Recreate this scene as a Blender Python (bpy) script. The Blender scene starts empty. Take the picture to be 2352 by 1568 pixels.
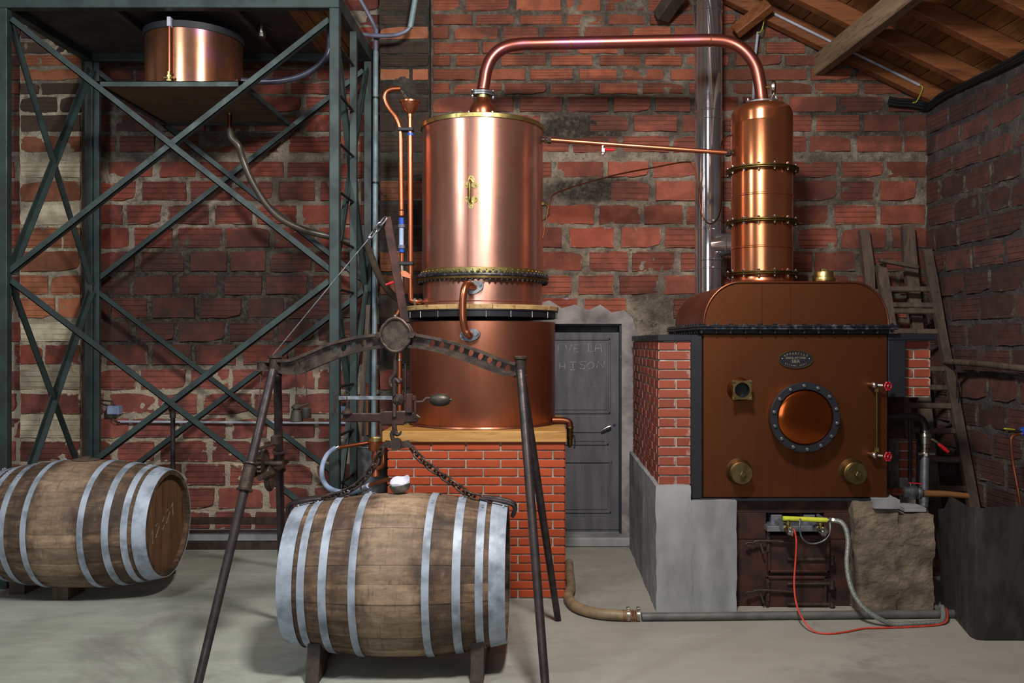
import bpy, bmesh, math, random
from mathutils import Vector, Matrix
random.seed(7)
D = bpy.data
SC = bpy.context.scene
COL = SC.collection
PI = math.pi

# ------------------------------------------------------------------ camera
F, CX, CY, EH = 2000.0, 1250.0, 784.0, 1.65
cam_d = D.cameras.new('camera')
cam = D.objects.new('camera', cam_d)
COL.objects.link(cam)
cam.location = (0, 0, EH)
cam.rotation_euler = (PI / 2, 0, 0)
cam_d.sensor_fit = 'HORIZONTAL'
cam_d.sensor_width = 36
cam_d.lens = F / 2352 * 36
cam_d.shift_x = -(CX - 1176) / 2352
cam_d.shift_y = 0
cam_d.clip_start = 0.05
SC.camera = cam

# ------------------------------------------------------------------ world, light, exposure
SC.view_settings.view_transform = 'Standard'
SC.view_settings.look = 'None'
SC.view_settings.gamma = 1
SC.view_settings.exposure = 0.0
SC.view_settings.use_curve_mapping = False
W = D.worlds.new('world')
SC.world = W
W.use_nodes = True
W.node_tree.nodes['Background'].inputs[0].default_value = (0.5, 0.6, 0.75, 1)
W.node_tree.nodes['Background'].inputs[1].default_value = 0.05


def area(name, loc, target, size, power, col, size_y=None):
    l = D.lights.new(name, 'AREA')
    l.shape = 'RECTANGLE'
    l.size = size
    l.size_y = size_y or size
    l.energy = power
    l.color = col
    o = D.objects.new(name, l)
    COL.objects.link(o)
    o.location = loc
    o.rotation_euler = (Vector(target) - Vector(loc)).to_track_quat('-Z', 'Y').to_euler()
    return o


area('ceiling_lamp', (0.2, 2.5, 4.05), (-0.3, 6.2, 1.4), 0.45, 200, (1.0, 0.95, 0.9))
area('ceiling_lamp', (-3.2, 2.5, 4.0), (-2.6, 6.0, 1.0), 0.5, 72, (0.90, 0.97, 1.0))
area('cool_fill', (-1.5, -3.4, 2.2), (-0.5, 5.0, 1.6), 3.2, 115, (0.85, 0.93, 1.0), 2.6)  # broad cool fill light added behind the camera; no opening is built there


# ------------------------------------------------------------------ geometry helpers
def V(*a):
    return Vector(a)


def P(px, py, Y):
    """point seen at photo pixel (px, py) at depth Y"""
    return Vector(((px - CX) * Y / F, Y, EH - (py - CY) * Y / F))


def PX(px, Y):
    return (px - CX) * Y / F


def PZ(py, Y):
    return EH - (py - CY) * Y / F


def S(n, Y):
    return n * Y / F


def FLR(px, py):
    return P(px, py, F * EH / (py - CY))


def interp(pts, n):
    """Catmull-Rom through pts"""
    pts = [Vector(p) for p in pts]
    if len(pts) < 3:
        return pts
    q = [pts[0] * 2 - pts[1]] + pts + [pts[-1] * 2 - pts[-2]]
    out = []
    for i in range(1, len(q) - 2):
        for k in range(n):
            t = k / n
            a, b, c, d = q[i - 1], q[i], q[i + 1], q[i + 2]
            out.append(0.5 * ((2 * b) + (c - a) * t + (2 * a - 5 * b + 4 * c - d) * t * t + (3 * b - a - 3 * c + d) * t ** 3))
    out.append(pts[-1])
    return out


def frame(d, up=None):
    d = Vector(d).normalized()
    up = Vector(up) if up is not None else (Vector((0, 0, 1)) if abs(d.z) < 0.9 else Vector((0, 1, 0)))
    x = d.cross(up).normalized()
    y = x.cross(d).normalized()
    return x, y, d


class MB:
    def __init__(s):
        s.v, s.f = [], []

    def add(s, vs, fs):
        n = len(s.v)
        s.v += [Vector(v) for v in vs]
        s.f += [tuple(i + n for i in f) for f in fs]
        return s

    def box(s, lo, hi, c=0.0, M=None):
        lo, hi = Vector(lo), Vector(hi)
        m, h = (lo + hi) / 2, (hi - lo) / 2
        h = Vector((abs(h.x), abs(h.y), abs(h.z)))
        c = min(c, h.x * .9, h.y * .9, h.z * .9)
        vs, fs = [], []
        if c <= 0:
            for i in range(8):
                vs.append(Vector((h.x * (1 if i & 1 else -1), h.y * (1 if i & 2 else -1), h.z * (1 if i & 4 else -1))))
            fs = [(0, 2, 3, 1), (4, 5, 7, 6), (0, 1, 5, 4), (2, 6, 7, 3), (0, 4, 6, 2), (1, 3, 7, 5)]
        else:
            idx = {}
            for i in range(8):
                sg = (1 if i & 1 else -1, 1 if i & 2 else -1, 1 if i & 4 else -1)
                for ax in range(3):
                    p = [sg[k] * (h[k] if k == ax else h[k] - c) for k in range(3)]
                    idx[(i, ax)] = len(vs)
                    vs.append(Vector(p))
            for ax in range(3):
                a, b = [(1, 2), (2, 0), (0, 1)][ax]
                for sd in (0, 1):
                    q = []
                    for (u, w) in ((0, 0), (1, 0), (1, 1), (0, 1)):
                        i = (sd << ax) | (u << a) | (w << b)
                        q.append(idx[(i, ax)])
                    fs.append(tuple(q if sd else q[::-1]))
            for ax in range(3):
                a, b = [(1, 2), (2, 0), (0, 1)][ax]
                for u in (0, 1):
                    for w in (0, 1):
                        i0 = (u << a) | (w << b)
                        i1 = i0 | (1 << ax)
                        q = [idx[(i0, a)], idx[(i0, b)], idx[(i1, b)], idx[(i1, a)]]
                        fs.append(tuple(q if (u == w) ^ True else q[::-1]))
            for i in range(8):
                t = (idx[(i, 0)], idx[(i, 1)], idx[(i, 2)])
                fs.append(t if bin(i).count('1') % 2 else t[::-1])
        if M is not None:
            vs = [M @ v for v in vs]
            return s.add([v + m for v in vs], fs)
        return s.add([v + m for v in vs], fs)

    def bar(s, a, b, w, h, up=None, c=0.0):
        """box from a to b; w across, h along up"""
        a, b = Vector(a), Vector(b)
        x, y, d = frame(b - a, up)
        L = (b - a).length
        t = MB().box((-w / 2, -h / 2, 0), (w / 2, h / 2, L), c)
        return s.add([a + x * v.x + y * v.y + d * v.z for v in t.v], t.f)

    def tube(s, pts, r, n=10, closed=False, caps=True):
        pts = [Vector(p) for p in pts]
        m = len(pts)
        rs = r if isinstance(r, (list, tuple)) else [r] * m
        vs, fs = [], []
        tang = []
        for i in range(m):
            if closed:
                t = pts[(i + 1) % m] - pts[i - 1]
            else:
                t = pts[min(i + 1, m - 1)] - pts[max(i - 1, 0)]
            tang.append(t.normalized())
        x, y, d = frame(tang[0])
        for i in range(m):
            if i:
                q = tang[i - 1].rotation_difference(tang[i])
                x = q @ x
                y = q @ y
            for k in range(n):
                a = 2 * PI * k / n
                vs.append(pts[i] + (x * math.cos(a) + y * math.sin(a)) * rs[i])
        rng = m if closed else m - 1
        for i in range(rng):
            j = (i + 1) % m
            for k in range(n):
                l = (k + 1) % n
                fs.append((i * n + k, i * n + l, j * n + l, j * n + k))
        if caps and not closed:
            fs.append(tuple(range(n))[::-1])
            fs.append(tuple((m - 1) * n + k for k in range(n)))
        return s.add(vs, fs)

    def lathe(s, prof, c, n=32, axis=(0, 0, 1), up=None, a0=0.0, a1=2 * PI):
        """prof: (radius, height) along axis from c"""
        c = Vector(c)
        x, y, d = frame(axis, up)
        full = abs(a1 - a0 - 2 * PI) < 1e-6
        k_n = n if full else n + 1
        vs, fs = [], []
        for (r, z) in prof:
            for k in range(k_n):
                a = a0 + (a1 - a0) * k / n
                vs.append(c + d * z + (x * math.cos(a) + y * math.sin(a)) * max(r, 1e-5))
        for i in range(len(prof) - 1):
            for k in range(n):
                l = (k + 1) % k_n
                fs.append((i * k_n + k, i * k_n + l, (i + 1) * k_n + l, (i + 1) * k_n + k))
        return s.add(vs, fs)

    def cyl(s, a, b, r, n=20, r2=None, c=0.0):
        a, b = Vector(a), Vector(b)
        L = (b - a).length
        r2 = r if r2 is None else r2
        if c:
            pr = [(0, 0), (r - c, 0), (r, c), (r2, L - c), (r2 - c, L), (0, L)]
        else:
            pr = [(0, 0), (r, 0), (r2, L), (0, L)]
        return s.lathe(pr, a, n, b - a)

    def sphere(s, c, r, n=16, sc=(1, 1, 1)):
        c = Vector(c)
        vs, fs = [], []
        m = n // 2
        for i in range(m + 1):
            t = PI * i / m
            for k in range(n):
                a = 2 * PI * k / n
                vs.append(c + Vector((r * sc[0] * math.sin(t) * math.cos(a), r * sc[1] * math.sin(t) * math.sin(a), r * sc[2] * math.cos(t))))
        for i in range(m):
            for k in range(n):
                l = (k + 1) % n
                fs.append((i * n + k, (i + 1) * n + k, (i + 1) * n + l, i * n + l))
        return s.add(vs, fs)

    def ring(s, c, R, r, axis=(0, 0, 1), n=40, m=10):
        x, y, d = frame(axis)
        pts = [Vector(c) + (x * math.cos(2 * PI * k / n) + y * math.sin(2 * PI * k / n)) * R for k in range(n)]
        return s.tube(pts, r, m, True)

    def prism(s, outer, depth, o, ux, uy, holes=()):
        """2D outline (with holes) extruded by depth, centred on the plane o,ux,uy"""
        cu = D.curves.new('t', 'CURVE')
        cu.dimensions = '2D'
        cu.fill_mode = 'BOTH'
        cu.extrude = depth / 2
        for poly in [outer] + list(holes):
            sp = cu.splines.new('POLY')
            sp.points.add(len(poly) - 1)
            for p, q in zip(sp.points, poly):
                p.co = (q[0], q[1], 0, 1)
            sp.use_cyclic_u = True
        return s._curve(cu, o, ux, uy)

    def text(s, body, size, depth, o, ux, uy, align='CENTER'):
        cu = D.curves.new('t', 'FONT')
        cu.body = body
        cu.size = size
        cu.extrude = depth / 2
        cu.align_x = align
        cu.align_y = 'CENTER'
        cu.resolution_u = 2
        return s._curve(cu, o, ux, uy)

    def _curve(s, cu, o, ux, uy):
        ob = D.objects.new('t', cu)
        me = D.meshes.new_from_object(ob)
        ux, uy = Vector(ux).normalized(), Vector(uy).normalized()
        uz = ux.cross(uy)
        o = Vector(o)
        vs = [o + ux * v.co.x + uy * v.co.y + uz * v.co.z for v in me.vertices]
        fs = [tuple(p.vertices) for p in me.polygons]
        s.add(vs, fs)
        D.objects.remove(ob)
        D.curves.remove(cu)
        D.meshes.remove(me)
        return s

    def mesh(s, name, off=Vector((0, 0, 0)), smooth=35, weld=True):
        me = D.meshes.new(name)
        me.from_pydata([tuple(v - off) for v in s.v], [], s.f)
        if weld:
            bm = bmesh.new()
            bm.from_mesh(me)
            bmesh.ops.remove_doubles(bm, verts=bm.verts, dist=2e-5)
            bmesh.ops.recalc_face_normals(bm, faces=bm.faces)
            bm.to_mesh(me)
            bm.free()
        if smooth:
            for p in me.polygons:
                p.use_smooth = True
            me.set_sharp_from_angle(angle=math.radians(smooth))
        me.update()
        return me

    def build(s, name, mat, parent=None, smooth=35, origin=None, label=None, kind=None, weld=True):
        if parent is not None:
            off = WL[parent]
        elif origin is not None:
            off = Vector(origin)
        else:
            xs = [v.x for v in s.v]
            ys = [v.y for v in s.v]
            zs = [v.z for v in s.v]
            off = Vector(((min(xs) + max(xs)) / 2, (min(ys) + max(ys)) / 2, min(zs)))
        me = s.mesh(name, off, smooth, weld)
        me.materials.append(mat)
        o = D.objects.new(name, me)
        COL.objects.link(o)
        WL[o] = off.copy()
        if parent is not None:
            o.parent = parent
        else:
            o.location = off
        if label:
            o['label'] = label
        if kind:
            o['kind'] = kind
        return o


WL = {}


def thing(name, label, cat, loc, group=None):
    o = D.objects.new(name, None)
    COL.objects.link(o)
    o.location = loc
    o.empty_display_size = 0.1
    WL[o] = Vector(loc)
    return tag(o, label, cat, group)


def tag(o, label, cat, group=None):
    o['label'] = label
    o['category'] = cat
    if group:
        o['group'] = group
    return o


def struct(o):
    o['kind'] = 'structure'
    return o


def place(mesh, name, mat, parent, loc, rot=None, scale=None):
    """an object that shares mesh data"""
    o = D.objects.new(name, mesh)
    COL.objects.link(o)
    if parent is not None:
        o.parent = parent
        o.location = Vector(loc) - WL[parent]
    else:
        o.location = loc
    if rot is not None:
        o.rotation_euler = rot
    if scale is not None:
        o.scale = scale
    if mat is not None and not mesh.materials:
        mesh.materials.append(mat)
    WL[o] = Vector(loc)
    return o


# ------------------------------------------------------------------ materials
def L(r, g, b):
    f = lambda c: (c / 255 / 12.92) if c <= 10 else ((c / 255 + 0.055) / 1.055) ** 2.4
    return (f(r), f(g), f(b), 1)


class NT:
    def __init__(s, name, group=False):
        if group:
            s.t = D.node_groups.new(name, 'ShaderNodeTree')
        else:
            s.m = D.materials.new(name)
            s.m.use_nodes = True
            s.t = s.m.node_tree
            s.b = s.t.nodes['Principled BSDF']
            s.out = s.t.nodes['Material Output']

    def n(s, typ, ins=None, **kw):
        nd = s.t.nodes.new('ShaderNode' + typ)
        for k, v in kw.items():
            setattr(nd, k, v)
        for k, v in (ins or {}).items():
            s.set(nd.inputs[k], v)
        return nd

    def set(s, sock, v):
        if isinstance(v, bpy.types.NodeSocket):
            s.t.links.new(v, sock)
        else:
            sock.default_value = v

    def math(s, op, a, b=0.0, clamp=False):
        return s.n('Math', {0: a, 1: b}, operation=op, use_clamp=clamp).outputs[0]

    def mix(s, f, a, b, mode='MIX'):
        nd = s.n('Mix', data_type='RGBA', blend_type=mode)
        s.set(nd.inputs[0], f)
        s.set(nd.inputs[6], a)
        s.set(nd.inputs[7], b)
        return nd.outputs[2]

    def mixf(s, f, a, b):
        nd = s.n('Mix', data_type='FLOAT')
        s.set(nd.inputs[0], f)
        s.set(nd.inputs[2], a)
        s.set(nd.inputs[3], b)
        return nd.outputs[0]

    def pos(s):
        return s.n('NewGeometry').outputs['Position']

    def obj(s):
        return s.n('TexCoord').outputs['Object']

    def gen(s):
        return s.n('TexCoord').outputs['Generated']

    def rnd(s):
        return s.n('ObjectInfo').outputs['Random']

    def scale(s, vec, sc):
        return s.n('VectorMath', {0: vec, 1: sc}, operation='MULTIPLY').outputs[0]

    def addv(s, vec, x):
        """shift a vector by a float in all axes"""
        return s.n('VectorMath', {0: vec, 1: x}, operation='ADD').outputs[0]

    def noise(s, vec, sc=5.0, det=4.0, rough=0.55, dist=0.0):
        return s.n('TexNoise', {'Vector': vec, 'Scale': sc, 'Detail': det, 'Roughness': rough, 'Distortion': dist}).outputs[0]

    def step(s, v, lo, hi, a=0.0, b=1.0):
        return s.n('MapRange', {0: v, 1: lo, 2: hi, 3: a, 4: b}, interpolation_type='SMOOTHSTEP').outputs[0]

    def sep(s, v):
        return s.n('SeparateXYZ', {0: v}).outputs

    def bump(s, h, st=0.3, dist=0.01, normal=None):
        nd = s.n('Bump', {'Height': h, 'Strength': st, 'Distance': dist})
        if normal is not None:
            s.set(nd.inputs['Normal'], normal)
        return nd.outputs[0]

    def val(s, col, v):
        return s.n('HueSaturation', {'Value': v, 'Color': col}).outputs[0]

    def end(s, col, rough, metal=0.0, normal=None, **kw):
        s.set(s.b.inputs['Base Color'], col)
        s.set(s.b.inputs['Roughness'], rough)
        s.set(s.b.inputs['Metallic'], metal)
        if normal is not None:
            s.set(s.b.inputs['Normal'], normal)
        for k, v in kw.items():
            s.set(s.b.inputs[k.replace('_', ' ')], v)
        return s.m


def mk(name, c1, c2=None, sc=8.0, rough=0.6, r2=None, metal=0.0, bump=0.0, bsc=40.0, st=(1, 1, 1), rv=0.0, lo=0.35, hi=0.65, bd=0.004, co='pos', **kw):
    t = NT(name)
    v = t.scale(t.pos() if co == 'pos' else t.obj(), st)
    n = t.step(t.noise(v, sc, 5), lo, hi)
    col = t.mix(n, c1, c2 or c1)
    if rv:
        col = t.val(col, t.step(t.rnd(), 0, 1, 1 - rv, 1 + rv))
    ro = t.mixf(n, rough, r2 if r2 is not None else rough)
    nm = None
    if bump:
        nm = t.bump(t.noise(v, bsc, 4), bump, bd)
    return t.end(col, ro, metal, nm, **kw)


def copper(name, c1, c2, rough=0.25, r2=0.4, streak=True, an=0.0, sc=3.0, tint=None):
    t = NT(name)
    p = t.pos()
    n1 = t.step(t.noise(p, sc, 5, 0.6), 0.3, 0.7)
    n2 = t.step(t.noise(t.scale(p, (22, 22, 0.8)), 1.0, 3), 0.35, 0.75)
    f = t.math('ADD', t.math('MULTIPLY', n1, 0.6), t.math('MULTIPLY', n2, 0.4 if streak else 0.0))
    col = t.mix(f, c1, c2)
    if tint:
        n3 = t.step(t.noise(p, 2.2, 3), 0.5, 0.72)
        col = t.mix(n3, col, tint)
    # faint rubbing scratches
    sw = t.noise(t.scale(p, (7, 7, 60)), 4.0, 3)
    ro = t.math('ADD', t.mixf(f, rough, r2), t.math('MULTIPLY', t.math('SUBTRACT', sw, 0.5), 0.06))
    nm = t.bump(t.noise(p, 4.0, 2), 0.04, 0.02)
    kw = {}
    if an:
        tg = t.n('Tangent', direction_type='RADIAL', axis='Z').outputs[0]
        kw = {'Anisotropic': an, 'Tangent': tg, 'Anisotropic_Rotation': 0.25}
    return t.end(col, ro, 0.93, nm, **kw)


M = {}
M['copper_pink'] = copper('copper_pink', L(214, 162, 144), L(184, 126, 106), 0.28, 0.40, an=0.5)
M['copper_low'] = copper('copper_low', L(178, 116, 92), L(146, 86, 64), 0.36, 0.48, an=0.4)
M['copper_pipe'] = copper('copper_pipe', L(162, 94, 80), L(136, 72, 64), 0.32, 0.44, streak=False, tint=L(166, 102, 134))
M['copper_column'] = copper('copper_column', L(218, 146, 104), L(190, 108, 66), 0.2, 0.30, an=0.5)
M['copper_boiler'] = copper('copper_boiler', L(128, 76, 45), L(94, 52, 31), 0.38, 0.52)
M['copper_dome'] = copper('copper_dome', L(150, 84, 64), L(116, 60, 44), 0.4, 0.52)
M['copper_tube'] = copper('copper_tube', L(194, 120, 86), L(160, 84, 54), 0.27, 0.38, streak=False)
M['copper_dark'] = copper('copper_dark', L(120, 70, 48), L(88, 52, 38), 0.4, 0.55, streak=False)
M['copper_manhole'] = copper('copper_manhole', L(164, 80, 34), L(118, 54, 22), 0.16, 0.28, streak=False)
M['copper_vat'] = copper('copper_vat', L(206, 150, 116), L(150, 104, 84), 0.22, 0.36, an=0.6, tint=L(188, 132, 170))
M['brass'] = mk('brass', L(196, 180, 120), L(140, 124, 72), 14, 0.32, 0.5, 1.0)
M['brass_dark'] = mk('brass_dark', L(120, 102, 58), L(82, 66, 38), 14, 0.38, 0.55, 1.0)
M['bronze'] = mk('bronze', L(140, 122, 84), L(98, 82, 52), 16, 0.4, 0.5, 1.0)
M['zinc'] = mk('zinc', L(150, 154, 158), L(105, 108, 112), 20, 0.38, 0.5, 0.9)
M['chrome'] = mk('chrome', L(220, 222, 226), None, 5, 0.12, None, 1.0)
M['stainless'] = copper('stainless', L(214, 214, 220), L(190, 190, 198), 0.07, 0.10, streak=False)
M['nickel'] = mk('nickel', L(190, 184, 172), L(150, 146, 138), 20, 0.25, 0.35, 1.0)
M['hoop'] = mk('hoop', L(164, 175, 190), L(112, 121, 132), 9, 0.5, 0.65, 0.12, 0.3, 40, (1, 1, 1), 0.06, 0.38, 0.72)
M['frame_paint'] = mk('frame_paint', L(48, 63, 61), L(32, 43, 43), 6, 0.45, 0.6, 0.1, 0.15, 60, (1, 1, 1), 0.08)
M['sheet_dark'] = mk('sheet_dark', L(80, 74, 72), L(58, 53, 52), 4, 0.6, 0.75, 0.2)
M['iron'] = mk('iron', L(80, 66, 58), L(52, 43, 39), 18, 0.45, 0.62, 0.55, 0.35, 90)
M['iron_leg'] = mk('iron_leg', L(72, 64, 64), L(52, 46, 47), 18, 0.4, 0.55, 0.6, 0.2, 80)
M['iron_rust'] = mk('iron_rust', L(72, 40, 32), L(44, 28, 26), 9, 0.6, 0.75, 0.3, 0.4, 60)
M['black_paint'] = mk('black_paint', L(30, 30, 38), L(22, 22, 28), 12, 0.4, 0.5, 0.0, 0.1, 40)
M['black_worn'] = mk('black_worn', L(24, 24, 34), L(88, 88, 98), 30, 0.4, 0.5, 0.2, 0.4, 60, lo=0.5, hi=0.75)
M['pipe_galv'] = mk('pipe_galv', L(138, 158, 166), L(110, 128, 134), 9, 0.5, 0.6, 0.2)
M['pvc_grey'] = mk('pvc_grey', L(104, 104, 126), L(84, 84, 100), 8, 0.4, 0.5)
M['conduit'] = mk('conduit', L(176, 180, 192), L(150, 154, 164), 8, 0.5)
M['box_blue'] = mk('box_blue', L(136, 152, 182), L(112, 128, 160), 8, 0.5)
M['hose_brown'] = mk('hose_brown', L(74, 58, 46), L(56, 46, 38), 10, 0.3, 0.4)
M['hose_olive'] = mk('hose_olive', L(74, 66, 54), L(56, 50, 42), 10, 0.3, 0.4)
M['hose_beige'] = mk('hose_beige', L(142, 122, 92), L(112, 96, 76), 12, 0.5, 0.6, 0, 0.2, 150)
M['hose_clear'] = mk('hose_clear', L(176, 196, 226), L(150, 172, 206), 8, 0.2, 0.3, Transmission_Weight=0.1)
M['hose_braid'] = mk('hose_braid', L(146, 150, 144), L(108, 112, 106), 120, 0.4, 0.5, 0.4, 0.3, 300)
M['pipe_floor'] = mk('pipe_floor', L(98, 98, 94), L(76, 76, 74), 8, 0.5, 0.6, 0.1)
M['plastic_blue'] = mk('plastic_blue', L(36, 84, 190), L(30, 70, 170), 8, 0.35)
M['plastic_red'] = mk('plastic_red', L(206, 32, 44), L(180, 24, 36), 20, 0.35)
M['red_paint'] = mk('red_paint', L(178, 22, 46), L(150, 14, 36), 20, 0.35)
M['yellow_paint'] = mk('yellow_paint', L(198, 202, 56), L(180, 186, 46), 20, 0.4)
M['tube_red'] = mk('tube_red', L(206, 66, 48), L(180, 52, 40), 20, 0.45)
M['wire_green'] = mk('wire_green', L(176, 170, 60), L(120, 140, 50), 40, 0.5)
M['cable_black'] = mk('cable_black', L(26, 26, 28), None, 8, 0.45)
M['rubber'] = mk('rubber', L(30, 32, 40), L(24, 26, 32), 8, 0.55)
M['paper'] = mk('paper', L(226, 224, 236), L(206, 204, 218), 8, 0.8)
M['aluminium'] = mk('aluminium', L(160, 160, 168), L(130, 130, 138), 16, 0.4, 0.5, 0.8)
M['weight_iron'] = mk('weight_iron', L(78, 72, 66), L(58, 54, 50), 14, 0.42, 0.5, 0.6, 0.2, 60)
M['lettering'] = mk('lettering', L(150, 140, 116), L(112, 104, 88), 60, 0.5, None, 0.3)
M['glass'] = mk('glass', L(235, 240, 245), None, 5, 0.03, None, Transmission_Weight=1.0, IOR=1.45)
M['water'] = mk('water', L(240, 246, 250), None, 5, 0.02, None, Transmission_Weight=1.0, IOR=1.33)
M['chalk'] = mk('chalk', L(200, 200, 206), L(140, 140, 146), 60, 0.95, lo=0.4, hi=0.6)
M['chalk_faint'] = mk('chalk_faint', L(140, 138, 142), L(104, 102, 106), 60, 0.95)
M['chalk_wood'] = mk('chalk_wood', L(150, 134, 112), L(108, 92, 74), 60, 0.95)
M['door_paint'] = mk('door_paint', L(94, 92, 98), L(78, 77, 82), 5, 0.6, 0.7, 0, 0.15, 30, (3, 3, 0.5))
M['plaster'] = mk('plaster', L(158, 152, 150), L(98, 92, 92), 5, 0.9, 0.95, 0, 0.7, 22, lo=0.3, hi=0.75, bd=0.012)
M['concrete'] = mk('concrete', L(150, 151, 152), L(112, 113, 114), 3.2, 0.85, 0.92, 0, 0.4, 26, (1.4, 1.4, 0.5), lo=0.3, hi=0.75)
M['stone'] = mk('stone', L(124, 108, 90), L(80, 68, 58), 7, 0.9, 0.95, 0, 0.9, 18, (1, 1, 1.3), lo=0.3, hi=0.7, bd=0.02)
M['grout'] = mk('grout', L(176, 168, 156), L(138, 130, 120), 18, 0.9, 0.95, 0, 0.4, 80)
M['bin_sheet'] = mk('bin_sheet', L(66, 64, 62), L(42, 40, 39), 6, 0.5, 0.7, 0.4, 0.25, 24, (2, 2, 0.8))
M['plate_black'] = mk('plate_black', L(32, 30, 38), None, 8, 0.45, None, 0.3)
M['hose_dark'] = mk('hose_dark', L(60, 60, 76), L(50, 50, 64), 8, 0.28, 0.36)
M['ladder_steel'] = mk('ladder_steel', L(46, 44, 44), L(34, 32, 32), 18, 0.45, 0.6, 0.4)


def wood(name, c1, c2, c3, grain=(2, 2, 40), rough=0.6, rv=0.2, bump=0.3, co='obj', sc=1.0):
    """long grain: the small component of `grain` is along the fibre"""
    t = NT(name)
    v = t.pos() if co == 'pos' else t.obj()
    sh = t.n('CombineXYZ', {0: t.math('MULTIPLY', t.rnd(), 37.0), 1: t.math('MULTIPLY', t.rnd(), 91.0), 2: t.math('MULTIPLY', t.rnd(), 53.0)}).outputs[0]
    v = t.addv(t.scale(v, grain), sh)
    n1 = t.step(t.noise(v, sc, 6, 0.6, 0.6), 0.3, 0.7)
    n2 = t.step(t.noise(v, sc * 3.3, 4, 0.6), 0.52, 0.72)
    col = t.mix(n1, c1, c2)
    col = t.mix(t.math('MULTIPLY', n2, 0.75), col, c3)
    col = t.val(col, t.step(t.rnd(), 0, 1, 1 - rv, 1 + rv))
    return t.end(col, rough, 0, t.bump(n1, bump, 0.003))


M['wood_roof'] = wood('wood_roof', L(150, 102, 56), L(118, 76, 38), L(76, 46, 22), (14, 1.2, 14), 0.6, 0.14)
M['wood_rafter'] = wood('wood_rafter', L(130, 78, 42), L(102, 58, 30), L(70, 38, 20), (1.5, 16, 16), 0.55, 0.12)
M['wood_purlin'] = wood('wood_purlin', L(138, 116, 92), L(108, 88, 66), L(66, 52, 38), (16, 1.2, 16), 0.7, 0.05)
M['wood_old'] = wood('wood_old', L(92, 76, 64), L(68, 56, 48), L(44, 36, 32), (18, 18, 1.6), 0.75, 0.15, 0.5)
M['wood_dark'] = wood('wood_dark', L(62, 50, 42), L(44, 36, 30), L(28, 22, 18), (14, 2, 14), 0.7, 0.12, 0.4)
M['wood_slab'] = wood('wood_slab', L(196, 150, 84), L(168, 120, 60), L(120, 80, 38), (1.4, 14, 22), 0.42, 0.03)
M['wood_ring'] = wood('wood_ring', L(190, 158, 108), L(160, 126, 80), L(112, 82, 48), (9, 9, 12), 0.5, 0.12)
M['wood_shelf'] = wood('wood_shelf', L(104, 84, 64), L(78, 62, 46), L(48, 38, 30), (1.2, 12, 12), 0.7, 0.12)
M['wood_handle'] = wood('wood_handle', L(140, 96, 56), L(116, 78, 44), L(80, 52, 30), (1.4, 14, 14), 0.5, 0.05)


def barrel_wood():
    t = NT('barrel_wood')
    o = t.obj()
    x, y, z = t.sep(o)[0:3]
    sh = t.n('CombineXYZ', {0: t.math('MULTIPLY', t.rnd(), 31.0), 1: t.math('MULTIPLY', t.rnd(), 17.0), 2: t.math('MULTIPLY', t.rnd(), 57.0)}).outputs[0]
    g = t.noise(t.addv(t.scale(o, (2.2, 26, 26)), sh), 1.0, 6, 0.65, 0.4)
    col = t.mix(t.step(g, 0.3, 0.7), L(118, 94, 72), L(70, 53, 41))
    # bleached belly between the bilge hoops, ragged edges
    nb = t.noise(o, 7.0, 5, 0.6)
    ax = t.math('ADD', t.math('ABSOLUTE', x), t.math('MULTIPLY', t.math('SUBTRACT', nb, 0.5), 0.22))
    belly = t.step(ax, 0.07, 0.20, 1.0, 0.0)
    col = t.mix(t.math('MULTIPLY', belly, 0.5), col, L(170, 146, 120))
    # dark wet stains nearer the ends
    wet = t.step(t.noise(t.scale(o, (5, 2.2, 2.2)), 1.6, 5, 0.65), 0.42, 0.62)
    col = t.mix(t.math('MULTIPLY', t.math('MULTIPLY', wet, 0.85), t.math('SUBTRACT', 1.0, t.math('MULTIPLY', belly, 0.8))), col, L(62, 44, 34))
    # cross saw and drip marks around the stave
    cr = t.step(t.noise(t.addv(t.scale(o, (70, 7, 7)), sh), 1.0, 4, 0.65), 0.52, 0.72)
    col = t.mix(t.math('MULTIPLY', cr, 0.5), col, L(70, 50, 38))
    mo = t.noise(t.scale(o, (12, 30, 30)), 1.0, 6, 0.75)
    col = t.val(col, t.step(mo, 0.3, 0.7, 0.66, 1.28))
    col = t.val(col, t.step(t.rnd(), 0, 1, 0.68, 1.22))
    return t.end(col, 0.72, 0, t.bump(g, 0.4, 0.004))


M['barrel_wood'] = barrel_wood()
M['barrel_head'] = wood('barrel_head', L(118, 84, 54), L(88, 60, 38), L(58, 40, 28), (18, 18, 1.5), 0.65, 0.1)


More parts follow.
